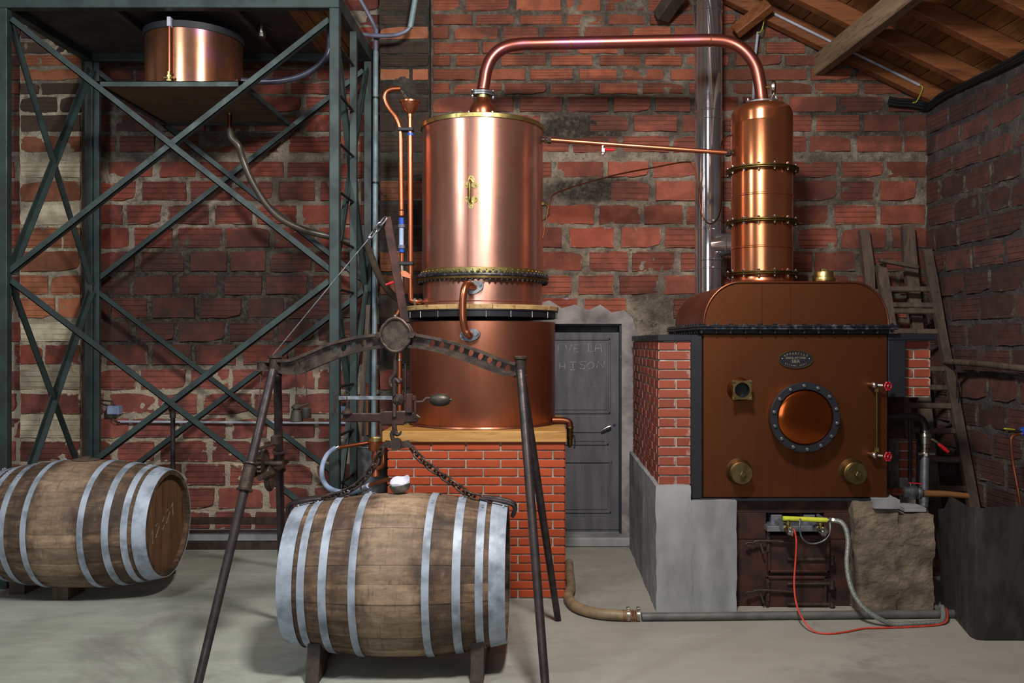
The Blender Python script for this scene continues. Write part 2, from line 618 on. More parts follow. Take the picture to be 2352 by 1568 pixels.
# ---- old walls ------------------------------------------------------------
def soot_shade_group():  # wall soot and the painted left bay shade in one mask
    g = D.node_groups.new('soot', 'ShaderNodeTree')
    g.interface.new_socket('Fac', in_out='OUTPUT', socket_type='NodeSocketFloat')
    t = NT.__new__(NT)
    t.t = g
    out = g.nodes.new('NodeGroupOutput')
    p = t.pos()
    x, y, z = t.sep(p)[0:3]
    nz = t.noise(p, 2.3, 6, 0.7)
    acc = None
    for (cx, cy, rx, ry, st) in SOOT:
        a = t.math('DIVIDE', t.math('SUBTRACT', x, PX(cx, 7.15)), S(rx, 7.15))
        b = t.math('DIVIDE', t.math('SUBTRACT', z, PZ(cy, 7.15)), S(ry, 7.15))
        d = t.math('SQRT', t.math('ADD', t.math('MULTIPLY', a, a), t.math('MULTIPLY', b, b)))
        d = t.math('ADD', d, t.math('MULTIPLY', t.math('SUBTRACT', nz, 0.5), 1.1))
        f = t.step(d, 0.7, 1.15, st, 0.0)
        acc = f if acc is None else t.math('MAXIMUM', acc, f)
    sp = t.step(t.noise(p, 2.6, 6, 0.7), 0.52, 0.68, 0.0, 0.55)
    acc = t.math('MAXIMUM', acc, sp)
    g.links.new(acc, out.inputs[0])
    return g


SOOT = [(470, 700, 380, 150, 0.95), (560, 590, 240, 70, 0.8), (300, 250, 420, 130, 0.8), (640, 420, 160, 60, 0.6), (1400, 250, 260, 36, 0.8), (1320, 300, 130, 40, 0.95), (1600, 300, 90, 40, 0.7), (1365, 436, 130, 34, 0.95), (1180, 70, 110, 16, 0.8), (1380, 190, 200, 14, 0.7), (1480, 120, 60, 18, 0.7), (1950, 250, 130, 34, 0.9), (1750, 150, 160, 80, 0.5), (2040, 285, 170, 50, 0.8), (1900, 420, 90, 70, 0.7),  # soot patches; those on the left bay also paint in the deck's shade
        (2040, 640, 160, 110, 0.75), (1560, 690, 110, 60, 0.6), (90, 130, 160, 160, 0.8), (1230, 120, 60, 40, 0.6), (1130, 230, 150, 30, 0.8)]
SOOT_SHADE_G = soot_shade_group()


def brick_mat(name, c1, c2, dark, groove=0.55, soot=0.85, smear=0.42, mort=None, base_soot_shade=0.0, burnt=0.35):
    t = NT(name)
    p = t.pos()
    rn = t.rnd()
    so = t.n('Group')
    so.node_tree = SOOT_SHADE_G
    so = t.math('MAXIMUM', t.math('MULTIPLY', so.outputs[0], soot), base_soot_shade)
    g = t.gen()
    gx, gy, gz = t.sep(g)[0:3]
    n = t.noise(p, 9.0, 5, 0.6)
    col = t.mix(t.step(n, 0.3, 0.7), c1, c2)
    col = t.val(col, t.step(rn, 0, 1, 0.62, 1.22))
    # extruded ribs along the block
    w = t.math('FRACT', t.math('ADD', t.math('MULTIPLY', gz, 4.0), 0.5))
    rib = t.math('ABSOLUTE', t.math('SUBTRACT', w, 0.5))
    line = t.step(rib, 0.38, 0.5, 0.0, 1.0)
    has = t.step(t.math('FRACT', t.math('MULTIPLY', rn, 7.31)), 0.3, 0.5, 0.12, 1.0)
    ln = t.math('MULTIPLY', t.math('MULTIPLY', line, has), t.step(t.noise(p, 6.0, 3), 0.3, 0.6, 0.3, 1.0))
    col = t.mix(t.math('MULTIPLY', ln, groove), col, dark)
    bl = t.step(t.noise(p, 3.6, 5, 0.65), 0.48, 0.66, 0.0, burnt)
    col = t.mix(bl, col, t.mix(0.25, L(40, 28, 26), col))
    fl = t.step(t.noise(p, 40.0, 4, 0.7), 0.6, 0.72, 0.0, 0.35)
    col = t.mix(fl, col, L(150, 118, 100))
    # grime, together with the painted shade of the left bay
    col = t.mix(t.math('MULTIPLY', so, 0.9), col, t.mix(0.16, L(30, 24, 22), col))
    # mortar smeared over the rim
    ex = t.math('MULTIPLY', t.math('SUBTRACT', 0.5, t.math('ABSOLUTE', t.math('SUBTRACT', gx, 0.5))), 2.2)
    ez = t.math('SUBTRACT', 0.5, t.math('ABSOLUTE', t.math('SUBTRACT', gz, 0.5)))
    e = t.math('MINIMUM', ex, ez)
    e = t.math('ADD', e, t.math('MULTIPLY', t.math('SUBTRACT', t.noise(p, 7.0, 6, 0.65), 0.5), -1.15))
    sm = t.step(e, -0.13, 0.03, 1.0, 0.0)
    mc = t.mix(t.math('MULTIPLY', so, 0.92), mort or L(150, 136, 120), L(40, 35, 32))
    mc = t.mix(t.step(t.noise(p, 24.0, 4), 0.45, 0.7), mc, t.mix(0.5, mc, L(50, 44, 40)))
    col = t.mix(t.math('MULTIPLY', sm, smear * 2), col, mc)
    h = t.math('ADD', t.math('MULTIPLY', ln, -0.8), t.math('ADD', t.math('MULTIPLY', t.noise(p, 34.0, 5, 0.7), 0.7), t.math('MULTIPLY', sm, 0.8)))
    return t.end(col, 0.88, 0, t.bump(h, 0.75, 0.008))


def mortar_mat(name, light, mid, black, soot=1.0, base=0.0, pale=0.6):
    t = NT(name)
    p = t.pos()
    so = t.n('Group')
    so.node_tree = SOOT_SHADE_G
    z = t.sep(p)[2]
    low = t.step(z, PZ(862, 7.15), PZ(842, 7.15), 1.0, 0.0)
    n = t.step(t.noise(p, 5.0, 6, 0.7), 0.35, 0.68)
    col = t.mix(n, mid, light)
    col = t.mix(t.math('MULTIPLY', low, pale), col, L(196, 182, 158))
    sp = t.step(t.noise(p, 14.0, 6, 0.75), 0.5, 0.66, 0.0, 0.7)
    f = t.math('MAXIMUM', t.math('MULTIPLY', so.outputs[0], soot), t.math('MULTIPLY', sp, t.math('SUBTRACT', 1.0, t.math('MULTIPLY', low, 0.7))))  # soot and painted left bay shade, joined with dark speckle
    f = t.math('MAXIMUM', f, base)
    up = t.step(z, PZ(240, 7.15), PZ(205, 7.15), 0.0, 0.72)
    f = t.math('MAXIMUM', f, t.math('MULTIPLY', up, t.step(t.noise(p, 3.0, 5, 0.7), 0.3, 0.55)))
    f = t.math('MULTIPLY', f, t.step(t.noise(p, 30.0, 4, 0.7), 0.35, 0.6, 0.75, 1.0))
    col = t.mix(f, col, black)
    h = t.math('ADD', t.noise(p, 16.0, 6, 0.75), t.math('MULTIPLY', t.noise(p, 60.0, 3), 0.5))
    return t.end(col, 0.95, 0, t.bump(h, 1.0, 0.025))


M['brick_left'] = brick_mat('brick_left', L(138, 64, 46), L(104, 48, 37), L(40, 21, 17), soot=1.0, burnt=0.8, base_soot_shade=0.16)  # sooty brick, darkened further to paint in the deck's shade
M['brick_right'] = brick_mat('brick_right', L(150, 80, 60), L(122, 64, 48), L(64, 34, 26), smear=0.48)
M['brick_top'] = brick_mat('brick_top', L(152, 84, 58), L(126, 66, 46), L(66, 38, 28), 0.25, 0.9, 0.4, L(120, 106, 92), burnt=0.25)
M['brick_low'] = brick_mat('brick_low', L(138, 74, 62), L(108, 58, 50), L(52, 34, 31), 0.35, 0.6, 0.5, L(206, 194, 168), burnt=0.75)
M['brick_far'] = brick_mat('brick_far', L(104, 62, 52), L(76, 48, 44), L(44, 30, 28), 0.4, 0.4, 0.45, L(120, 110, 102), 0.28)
M['brick_black'] = brick_mat('brick_black', L(90, 62, 46), L(62, 48, 40), L(36, 28, 24), 0.3, 0.0, 0.5, L(90, 86, 78), 0.72)
M['brick_orange'] = brick_mat('brick_orange', L(156, 96, 66), L(128, 76, 50), L(80, 48, 34), 0.4, 0.0, 0.4, L(150, 136, 116))
M['brick_white'] = brick_mat('brick_white', L(180, 170, 146), L(150, 138, 116), L(96, 84, 70), 0.35, 0.0, 0.5, L(190, 180, 156))
M['brick_paint'] = brick_mat('brick_paint', L(150, 74, 54), L(136, 66, 48), L(84, 42, 32), 0.4, 0.2, 0.5, L(190, 178, 184))
M['mortar'] = mortar_mat('mortar', L(166, 152, 134), L(110, 98, 86), L(32, 27, 24))
M['mortar_black'] = mortar_mat('mortar_black', L(110, 104, 94), L(64, 60, 54), L(24, 21, 19), base=0.62)
M['mortar_white'] = mortar_mat('mortar_white', L(194, 184, 160), L(146, 136, 116), L(60, 52, 44), soot=0.3)
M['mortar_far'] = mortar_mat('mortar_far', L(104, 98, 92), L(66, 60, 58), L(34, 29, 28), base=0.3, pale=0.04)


def tile_brick(name, c1, c2, worn=0.0):
    t = NT(name)
    p = t.pos()
    rn = t.rnd()
    col = t.mix(t.noise(p, 12.0, 4), c1, c2)
    col = t.val(col, t.step(rn, 0, 1, 0.86, 1.12))
    if worn:
        gx = t.sep(t.gen())[0]
        w = t.step(t.math('ADD', gx, t.math('MULTIPLY', t.math('SUBTRACT', t.noise(p, 30.0, 4), 0.5), 0.5)), 0.86, 1.04, 0.0, worn)
        col = t.mix(w, col, L(190, 172, 168))
    return t.end(col, 0.62, 0, t.bump(t.noise(p, 90.0, 3), 0.12, 0.003))


M['tile_pier'] = tile_brick('tile_pier', L(174, 70, 27), L(156, 58, 20))
M['tile_furnace'] = tile_brick('tile_furnace', L(144, 64, 40), L(126, 54, 34), 0.5)


def floor_mat():
    t = NT('floor_concrete')
    p = t.pos()
    x = t.sep(p)[0]
    n1 = t.step(t.noise(p, 1.1, 6, 0.6), 0.3, 0.7)
    n2 = t.step(t.noise(t.scale(p, (1.0, 3.0, 1.0)), 2.3, 6, 0.65), 0.42, 0.72)
    col = t.mix(n1, L(160, 164, 154), L(132, 135, 126))
    col = t.mix(t.math('MULTIPLY', n2, 0.5), col, L(180, 182, 174))
    col = t.mix(t.step(x, -1.5, 1.2, 0.0, 0.55), col, L(146, 136, 126))
    sp = t.step(t.noise(p, 70.0, 3, 0.7), 0.60, 0.72, 0.0, 0.4)
    col = t.mix(sp, col, L(90, 88, 84))
    st = t.step(t.noise(p, 0.8, 5, 0.7, 0.8), 0.5, 0.68, 0.0, 0.5)
    col = t.mix(st, col, L(98, 96, 92))
    h = t.math('ADD', t.noise(p, 8.0, 5), t.math('MULTIPLY', t.noise(p, 90.0, 3), 0.35))
    return t.end(col, t.mixf(n2, 0.75, 0.55), 0, t.bump(h, 0.25, 0.006))


M['floor'] = floor_mat()
M['wall_plain'] = mk('wall_plain', L(196, 182, 170), L(170, 156, 146), 2, 0.9)


# ------------------------------------------------------------------ room shell
from mathutils import noise as mnoise
YW = 7.15
XC = PX(2128, YW)                     # corner of back wall and right wall
RD = Vector((0.085, -1, 0)).normalized()   # right wall, towards the camera
RN = Vector((-1, -0.085, 0)).normalized()  # its inner normal
ROOF_SLOPE = 0.49
ROOF_Z0 = 3.72


def xr(Y):
    return XC + 0.085 * (YW - Y)


def roof_z(X, Y):
    return ROOF_Z0 + ROOF_SLOPE * (xr(Y) - X)


def nz(p, s, seed=0.0):
    return mnoise.fractal(Vector((p[0] * s + seed, p[1] * s, p[2] * s)), 0.9, 2.1, 4)


# floor
mb = MB()
mb.box((-7, -5, -0.2), (4.6, 8.2, 0.0))
struct(mb.build('floor', M['floor'], smooth=0, origin=(0, 0, 0)))


def mortar_sheet(o, ux, uz, n, x0, x1, z0, z1, step, amp, top=None, holes=()):
    """rough mortar face: grid in the plane o,ux,uz, bulging along n"""
    o, ux, uz, n = Vector(o), Vector(ux), Vector(uz), Vector(n)
    nx, nzc = max(1, round((x1 - x0) / step)), max(1, round((z1 - z0) / step))
    mb = MB()
    vs, fs = [], []
    for j in range(nzc + 1):
        for i in range(nx + 1):
            a, b = x0 + (x1 - x0) * i / nx, z0 + (z1 - z0) * j / nzc
            if top:
                b = min(b, top(a))
            p = o + ux * a + uz * b
            vs.append(p + n * (amp * (nz(p, 5.0) + 0.6 * nz(p, 17.0, 4.0))))
    for j in range(nzc):
        for i in range(nx):
            a, b = x0 + (x1 - x0) * (i + .5) / nx, z0 + (z1 - z0) * (j + .5) / nzc
            if any(h[0] < a < h[1] and h[2] < b < h[3] for h in holes):
                continue
            if top and b > top(a):
                continue
            k = j * (nx + 1) + i
            fs.append((k, k + 1, k + nx + 2, k + nx + 1))
    return mb.add(vs, fs)


ROWS = [(-138, -112), (-104, -80), (-70, -44), (-35, -9), (0, 26), (34, 58), (62, 90), (97, 124), (127, 152), (159, 185), (191, 217), (222, 258), (264, 303), (312, 350),
        (371, 408), (415, 462), (470, 516), (522, 570), (577, 624), (631, 677), (684, 731), (739, 785), (791, 838),
        (847, 895), (903, 951), (960, 1006), (1012, 1060), (1065, 1114), (1119, 1168), (1174, 1215), (1220, 1246)]

_bv = {}


def brick_mesh(mat, k):
    key = (mat, k)
    if key in _bv:
        return _bv[key]
    rd = random.Random(k * 13 + 5)
    N = 12
    ang = []
    out = [(-.5, -.5), (-.2, -.5), (.15, -.5), (.5, -.5), (.5, -.1), (.5, .2), (.5, .5), (.2, .5), (-.15, .5), (-.5, .5), (-.5, .15), (-.5, -.2)]
    vs, fs = [], []
    jit = [(rd.uniform(-.014, .006), rd.uniform(-.05, .02)) for _ in out]
    if k % 3 == 0:
        q = rd.choice([0, 3, 6, 9])
        jit[q] = (-.05, -.16)
    rings = [(1.0, 0.6, 0.0), (1.0, -0.72, 1.0), (0.955, -1.0, 1.0)]
    for (sc, y, jj) in rings:
        for (x, z), (jx, jz) in zip(out, jit):
            sx = sc if sc == 1.0 else 0.985
            vs.append(Vector((x * sx + (1 if x > 0 else -1) * jx * jj, y + (rd.uniform(-.12, .12) if y < 0 else 0), z * sc + (1 if z > 0 else -1) * jz * jj)))
    for r in range(2):
        for i in range(N):
            j = (i + 1) % N
            fs.append((r * N + i, r * N + j, (r + 1) * N + j, (r + 1) * N + i))
    fs.append(tuple(2 * N + i for i in range(N)))
    mb = MB().add(vs, fs)
    me = mb.mesh('brick', smooth=25)
    me.materials.append(M[mat])
    _bv[key] = me
    return me


BRK = random.Random(11)


def lay(parent, o, ux, n, x0, x1, z0, z1, mat, proud=0.012, depth=0.05):
    """one brick on a wall: centre on the face, long axis along ux"""
    me = brick_mesh(mat, BRK.randrange(8))
    c = Vector(o) + Vector(ux) * ((x0 + x1) / 2) + Vector((0, 0, (z0 + z1) / 2)) + Vector(n) * (proud + BRK.uniform(-.005, .005) - depth)
    rz = math.atan2(ux[1], ux[0])
    return place(me, 'brick', None, parent, c, (BRK.uniform(-.012, .012), BRK.uniform(-.008, .008), rz + BRK.uniform(-.012, .012)), (x1 - x0, depth, z1 - z0))


def courses(px0, px1, pitch, gap, offset, row, rd):
    """vertical joints of one course, in photo pixels"""
    x = px0 - pitch * offset
    out = []
    while x < px1:
        w = pitch * rd.uniform(0.86, 1.12)
        a, b = max(x, px0), min(x + w - gap * rd.uniform(.6, 1.5), px1)
        if b - a > 14:
            out.append((a, b))
        x += w
    return out


# the back wall, two bays
DOOR = (1206, 1426, 745, 1218)         # photo pixels at the wall
DX0, DX1 = PX(DOOR[0], YW), PX(DOOR[1], YW)
DZ0, DZ1 = 0.07, PZ(DOOR[2], YW)


def wall_top(X):
    return min(roof_z(X, YW) + 0.02, 5.0)


w_left = struct(mortar_sheet((0, YW, 0), (1, 0, 0), (0, 0, 1), (0, -1, 0), -5.2, PX(880, YW), 0, 5.0, 0.025, 0.014, wall_top).build('wall_back_left', M['mortar'], smooth=60, origin=(-3, YW, 0), weld=False))
w_right = struct(mortar_sheet((0, YW, 0), (1, 0, 0), (0, 0, 1), (0, -1, 0), PX(880, YW), XC + 0.03, 0, 5.0, 0.025, 0.014, wall_top, [(DX0, DX1, -1, DZ1)]).build('wall_back_right', M['mortar'], smooth=60, origin=(0.8, YW, 0), weld=False))

rd = random.Random(3)
for ri, (ya, yb) in enumerate(ROWS):
    z1, z0 = PZ(ya, YW), PZ(yb, YW)
    if z0 < 0.0:
        continue
    off = (ri % 2) * 0.5 + rd.uniform(-.12, .12)
    for (a, b) in courses(-160, 872, 106, 11, off, ri, rd):
        if a > 48 and b < 186:
            continue
        if ya > 1200:
            continue
        m = 'brick_low' if ya > 840 else 'brick_left'
        lay(w_left, (0, YW, 0), (1, 0, 0), (0, -1, 0), PX(a, YW), PX(b, YW), z0, z1, m)
    off = ((ri + 1) % 2) * 0.5 + rd.uniform(-.12, .12)
    for (a, b) in courses(994, 2126, 106, 11, off, ri, rd):
        X0, X1 = PX(a, YW), PX(b, YW)
        if z1 > (roof_z(X0, YW) + roof_z(X1, YW)) / 2 - 0.03:
            continue
        if yb > 735 and 1040 < b and a < 1462:        # door and its plaster
            continue
        if yb > 690 and a > 1270 and b < 1400:
            continue
        if ya > 300 and 1030 < a and b < 1195:        # behind the condenser
            continue
        if ya > 800 and a > 1600 and b < 1960:        # behind the furnace
            continue
        if (ya == 415 and a > 1200 and b < 1470) or (ya == 264 and a > 1230 and b < 1420) or (ya == 684 and 1440 < a < 1520):
            continue
        m = 'brick_top' if ya < 220 else ('brick_low' if ya > 840 else 'brick_right')
        if 1245 < a < 1320 and 465 < ya < 700:
            m = 'brick_paint'
        lay(w_right, (0, YW, 0), (1, 0, 0), (0, -1, 0), X0, X1, z0, z1, m)

# right wall
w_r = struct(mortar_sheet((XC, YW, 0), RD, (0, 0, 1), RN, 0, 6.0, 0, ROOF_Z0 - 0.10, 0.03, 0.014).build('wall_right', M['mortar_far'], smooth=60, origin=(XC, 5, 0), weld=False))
rd = random.Random(9)
for ri, (ya, yb) in enumerate(ROWS):
    z1, z0 = PZ(ya + 8, YW), PZ(yb + 8, YW)
    if z0 < 0.0 or z1 > ROOF_Z0 - 0.10 or ya < 215:
        continue
    x = 0.02 - 0.19 * (ri % 2) + rd.uniform(-.05, .03)
    while x < 2.6:
        w = 0.37 * rd.uniform(.9, 1.1)
        a, b = max(x, 0.02), x + w - 0.03
        if b - a > .05:
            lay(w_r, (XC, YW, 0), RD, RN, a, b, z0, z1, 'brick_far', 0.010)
        x += w

# pilasters standing proud of the back wall
def pillar(px0, px1, Yf, rows_of, name, label, mort):
    X0, X1 = PX(px0, Yf), PX(px1, Yf)
    mb = mortar_sheet((0, Yf, 0), (1, 0, 0), (0, 0, 1), (0, -1, 0), X0, X1, 0, 5.0, 0.025, 0.013)
    for X, nx in ((X0, -1), (X1, 1)):
        t = mortar_sheet((X, Yf, 0), (0, 1, 0), (0, 0, 1), (nx, 0, 0), 0, YW - Yf + 0.05, 0, 5.0, 0.05, 0.004)
        mb.add(t.v, t.f)
    o = struct(mb.build(name, M[mort], smooth=60, origin=((X0 + X1) / 2, Yf, 0), weld=False))
    o['label'] = label
    o['category'] = 'pillar'
    rd = random.Random(int(px0))
    for ri, (ya, yb) in enumerate(ROWS):
        z1, z0 = PZ(ya, Yf), PZ(yb, Yf)
        if z0 < 0.03 or ya < -60:
            continue
        spec = rows_of(ya)
        if not spec:
            continue
        w = X1 - X0
        if rd.random() < .35:
            c = X0 + w * rd.uniform(.3, .7)
            spans = [(X0 + .006, c - .012), (c + .012, X1 - .006)]
        else:
            spans = [(X0 + .006, X1 - .006)]
        for a, b in spans:
            lay(o, (0, Yf, 0), (1, 0, 0), (0, -1, 0), a, b, z0, z1, spec, 0.010)
    return o


def rows_a(y):
    if y < 270:
        return 'brick_black' if y not in (127, 159) else 'brick_orange'
    if y in (312, 415, 522, 577, 631, 684):
        return 'brick_orange'
    if y in (371, 470, 739):
        return 'brick_white'
    if y in (791,):
        return 'brick_left'
    return 'brick_white' if y in (847, 960) else 'brick_low'


def rows_b(y):
    if y in (62, 159, 415):
        return 'brick_orange'
    if y in (577, 631):
        return 'brick_orange'
    if y > 840:
        return 'brick_low'
    return 'brick_black'


pillar(46, 188, 7.02, rows_a, 'pillar', 'crumbling brick pillar patched with pale mortar behind the left of the steel frame', 'mortar_white')
pillar(872, 986, 7.02, rows_b, 'pillar', 'soot blackened brick pillar behind the copper funnel pipe', 'mortar_black')

# plinth along the foot of the left bay
mb = MB().box((-5.0, YW - 0.12, 0), (PX(868, YW), YW, PZ(1214, YW)), 0.01)
struct(mb.build('baseboard_back', M['concrete'], smooth=0))

# walls out of the picture, so that the room is closed
mb = MB().box((-6.2, -5, 0), (-6.1, 7.4, 5.2))
struct(mb.build('wall_left', M['wall_plain'], smooth=0))
mb = MB().box((-6.2, -5.1, 0), (4.6, -5.0, 5.2))
struct(mb.build('wall_front', M['wall_plain'], smooth=0))

# ------------------------------------------------------------------ roof
mb = MB()
zr = lambda X, Y: roof_z(X, Y) + 0.035
mb.add([(4.6, -5, zr(4.6, -5)), (4.6, 7.4, zr(4.6, 7.4)), (-2.4, 7.4, zr(-2.4, 7.4)), (-2.4, -5, zr(-2.4, -5)), (-6.2, -5, zr(-2.4, -5) - .49 * 3.8), (-6.2, 7.4, zr(-2.4, 7.4) - .49 * 3.8)],
       [(0, 1, 2, 3), (3, 2, 5, 4)])
ceil = struct(mb.build('ceiling', M['wood_roof'], smooth=0, origin=(0, 3, 4.4)))
sl = Vector((-1, 0, ROOF_SLOPE)).normalized()      # up the slope
upn = sl.cross(Vector((0.085, -1, 0))).normalized()
if upn.z < 0:
    upn = -upn
rd = random.Random(21)
u = -0.35
along = Vector((-0.085, 1, 0)).normalized()
k = 0
while u < 5.0:
    w = rd.choice([0.15, 0.17, 0.19])
    base = Vector((XC, YW, ROOF_Z0)) + sl * (u + w / 2)
    a = base - along * 4.6 + upn * rd.uniform(.010, .018)
    b = base + along * 0.1 + upn * 0.014
    MB().bar(a, b, w - 0.008, 0.02, upn, 0.003).build('plank', M['wood_roof'], ceil, smooth=0)
    u += w
for Yr in (7.06, 6.56, 6.02, 5.48, 4.9):
    a = Vector((xr(Yr) + 0.25, Yr, roof_z(xr(Yr) + 0.25, Yr))) - upn * 0.065
    b = Vector((-0.5, Yr, roof_z(-0.5, Yr))) - upn * 0.065
    MB().bar(a, b, 0.085, 0.13, upn, 0.006).build('rafter', M['wood_rafter'], ceil, smooth=0)
# grey purlin carried by the back wall
p0 = Vector((PX(1877, 7.18), 7.18, PZ(150, 7.18)))
pz = roof_z(p0.x, 7.1) - 0.242
p0.z = pz
MB().bar(p0, p0 + Vector((0.085, -1, 0)) * 4.2, 0.088, 0.17, (0, 0, 1), 0.008).build('purlin', M['wood_purlin'], ceil, smooth=0)
# short trimmer beside the flue and the timber stub left of it
a, b = P(1688, 74, 7.0), P(1768, 10, 6.9)
MB().bar(a, b, 0.08, 0.10, upn, 0.006).build('trimmer', M['wood_rafter'], ceil, smooth=0)
a, b = P(1518, 40, 7.05), P(1566, -28, 6.85)
MB().bar(a, b, 0.13, 0.10, (0, 0, 1), 0.008).build('strut', M['wood_dark'], ceil, smooth=0)

# ------------------------------------------------------------------ door in the back wall
YD = YW + 0.06
x0, x1 = PX(1206, YD), PX(1422, YD)
zt, zb = PZ(763, YD), 0.075
mb = MB().box((x0, YD, zb), (x1, YD + 0.045, zt), 0.003)
door = struct(mb.build('door_1', M['door_paint'], smooth=0))
door['label'] = 'grey panelled door with chalk writing in the back wall'


def moulded(px0, px1, py0, py1, name='panel'):
    X0, X1, Z1, Z0 = PX(px0, YD), PX(px1, YD), PZ(py0, YD), PZ(py1, YD)
    mb = MB()
    t = 0.012
    for a, b in (((X0, YD - t, Z0), (X1, YD + .002, Z0 + .018)), ((X0, YD - t, Z1 - .018), (X1, YD + .002, Z1)),
                 ((X0, YD - t, Z0), (X0 + .018, YD + .002, Z1)), ((X1 - .018, YD - t, Z0), (X1, YD + .002, Z1))):
        mb.box(a, b, .005)
    mb.box((X0 + .03, YD - .006, Z0 + .03), (X1 - .03, YD + .002, Z1 - .03), .004)
    mb.build(name, M['door_paint'], door, smooth=0)


moulded(1222, 1402, 776, 950)
moulded(1222, 1398, 988, 1022)
moulded(1222, 1404, 1058, 1178)
MB().box((x0, YD - .014, PZ(1062, YD)), (PX(1406, YD), YD + .002, PZ(1056, YD)), .004).build('rail', M['door_paint'], door, smooth=0)
MB().box((x0, YD - .010, PZ(1216, YD)), (x1, YD + .002, PZ(1190, YD)), .004).build('kick_rail', M['door_paint'], door, smooth=0)
hd = P(1401, 977, YD)
mb = MB().cyl(hd, hd + V(0, -.05, 0), .010, 12).tube([hd + V(0, -.05, 0), hd + V(-.03, -.055, -.010), hd + V(-.075, -.05, -.035)], [.011, .011, .008], 10)
mb.build('handle', M['nickel'], door)
MB().cyl(P(1411, 976, YD) + V(0, .002, 0), P(1411, 976, YD) + V(0, -.004, 0), .012, 12).build('keyhole', M['black_paint'], door)

# chalk writing
GL = {'V': [[(0, 1), (.5, 0), (1, 1)]], 'I': [[(.5, 0), (.5, 1)]], 'E': [[(1, 1), (0, 1), (0, 0), (1, 0)], [(0, .5), (.8, .5)]], 'L': [[(0, 1), (0, 0), (1, 0)]],
      'A': [[(0, 0), (.1, 1), (.9, 1), (1, 0)], [(0, .45), (1, .45)]], 'M': [[(0, 0), (.15, 1), (.5, .3), (.85, 1), (1, 0)]], 'Î': [[(.5, 0), (.5, 1)], [(.1, 1), (.9, 1)], [(.1, 0), (.9, 0)]],
      'S': [[(1, .9), (.5, 1), (0, .8), (.3, .55), (.9, .4), (.9, .1), (.4, 0), (0, .1)]], 'O': [[(.5, 1), (0, .6), (.1, .15), (.5, 0), (.95, .3), (.9, .8), (.5, 1)]],
      'N': [[(0, 0), (.1, 1), (.9, 0), (1, 1)]], 'D': [[(0, 0), (0, 1), (.7, .85), (1, .5), (.7, .1), (0, 0)]], 'R': [[(0, 0), (0, 1), (.8, .9), (.8, .55), (0, .5), (1, 0)]],
      'c': [[(1, .8), (.4, .9), (0, .5), (.4, .05), (1, .2)]], 'o': [[(.5, .9), (0, .5), (.5, 0), (1, .5), (.5, .9)]], 'm': [[(0, 0), (0, .8), (.4, .8), (.5, 0), (.5, .8), (.9, .8), (1, 0)]],
      'p': [[(0, -.9), (.2, .9), (.9, .8), (.7, .2), (.1, .1)]], 'e': [[(0, .4), (1, .5), (.6, .9), (0, .4), (.4, 0), (1, .15)]], 'r': [[(0, 0), (.1, .8), (.9, .9)]],
      '1': [[(0, .7), (.5, 1), (.5, 0)]], '2': [[(0, .8), (.5, 1), (.9, .7), (0, 0), (1, 0)]], '3': [[(0, 1), (.8, .9), (.3, .55), (.9, .3), (.4, 0), (0, .1)]], '4': [[(.8, 0), (.7, 1), (0, .35), (1, .35)]]}


def strokes(letters, r, mat, parent, name, to3):
    """letters: (char, x, y, w, h) with y the base line; to3 maps 2D to the surface"""
    mb = MB()
    for (ch, x, y, w, h) in letters:
        for pl in GL[ch]:
            pts = [to3(x + a * w, y + b * h) for a, b in pl]
            mb.tube(pts, r, 5)
    return mb.build(name, mat, parent, smooth=0)


to_d = lambda x, y: P(x, -y, YD - 0.0075)
strokes([('V', 1260, -808, 16, 17), ('I', 1278, -808, 8, 17), ('V', 1298, -808, 15, 17), ('E', 1318, -808, 11, 16), ('L', 1351, -807, 12, 17), ('A', 1367, -807, 14, 16)], .0018, M['chalk'], door, 'chalk_writing', to_d)
strokes([('M', 1254, -848, 20, 18), ('A', 1285, -848, 13, 16), ('Î', 1308, -849, 16, 18), ('S', 1331, -847, 14, 18), ('O', 1348, -847, 17, 16), ('N', 1371, -844, 17, 16)], .0018, M['chalk'], door, 'chalk_writing', to_d)
strokes([('D', 1277, -890, 15, 17), ('E', 1300, -890, 10, 16), ('L', 1321, -889, 10, 16), ('O', 1337, -889, 13, 14), ('R', 1354, -889, 10, 15), ('D', 1367, -890, 16, 16)], .0013, M['chalk_faint'], door, 'chalk_writing', to_d)
strokes([('c', 1285, -914, 5, 6), ('o', 1292, -914, 5, 6), ('m', 1298, -913, 8, 6), ('p', 1307, -913, 5, 7), ('e', 1314, -913, 5, 6), ('r', 1320, -913, 5, 6), ('e', 1326, -913, 6, 6), ('I', 1372, -937, 6, 16), ('I', 1373, -949, 6, 7)], .0011, M['chalk_faint'], door, 'chalk_writing', to_d)

# dark space above the leaf, reveal, plaster surround
mb = MB()
mb.box((DX0, YW - .005, DZ1 - .01), (DX1, YD + .12, DZ1 + .03))
mb.box((DX1 - .012, YW - .012, 0.06), (DX1 + .02, YD + .12, DZ1 + .01))
mb.box((DX0 - .03, YD + .11, 0.0), (DX1 + .03, YD + .13, DZ1 + .02))
mb.box((DX0 - .03, YW - .005, 0.0), (DX0, YD + .12, DZ1))
struct(mb.build('trim_1', M['black_paint'], smooth=0))
rd = random.Random(4)
outer = [(1160, 738), (1180, 712), (1230, 700), (1262, 690), (1290, 708), (1320, 700), (1352, 712), (1378, 700), (1405, 718), (1432, 712), (1452, 730), (1462, 770), (1458, 820), (1466, 900), (1458, 990), (1462, 1100), (1456, 1246),
         (1427, 1246), (1427, 744), (1200, 744), (1200, 900), (1170, 900)]
poly = [(PX(a, YW), PZ(b, YW)) for a, b in outer]
mb = MB().prism(poly, 0.05, (0, YW - .012, 0), (1, 0, 0), (0, 0, 1))
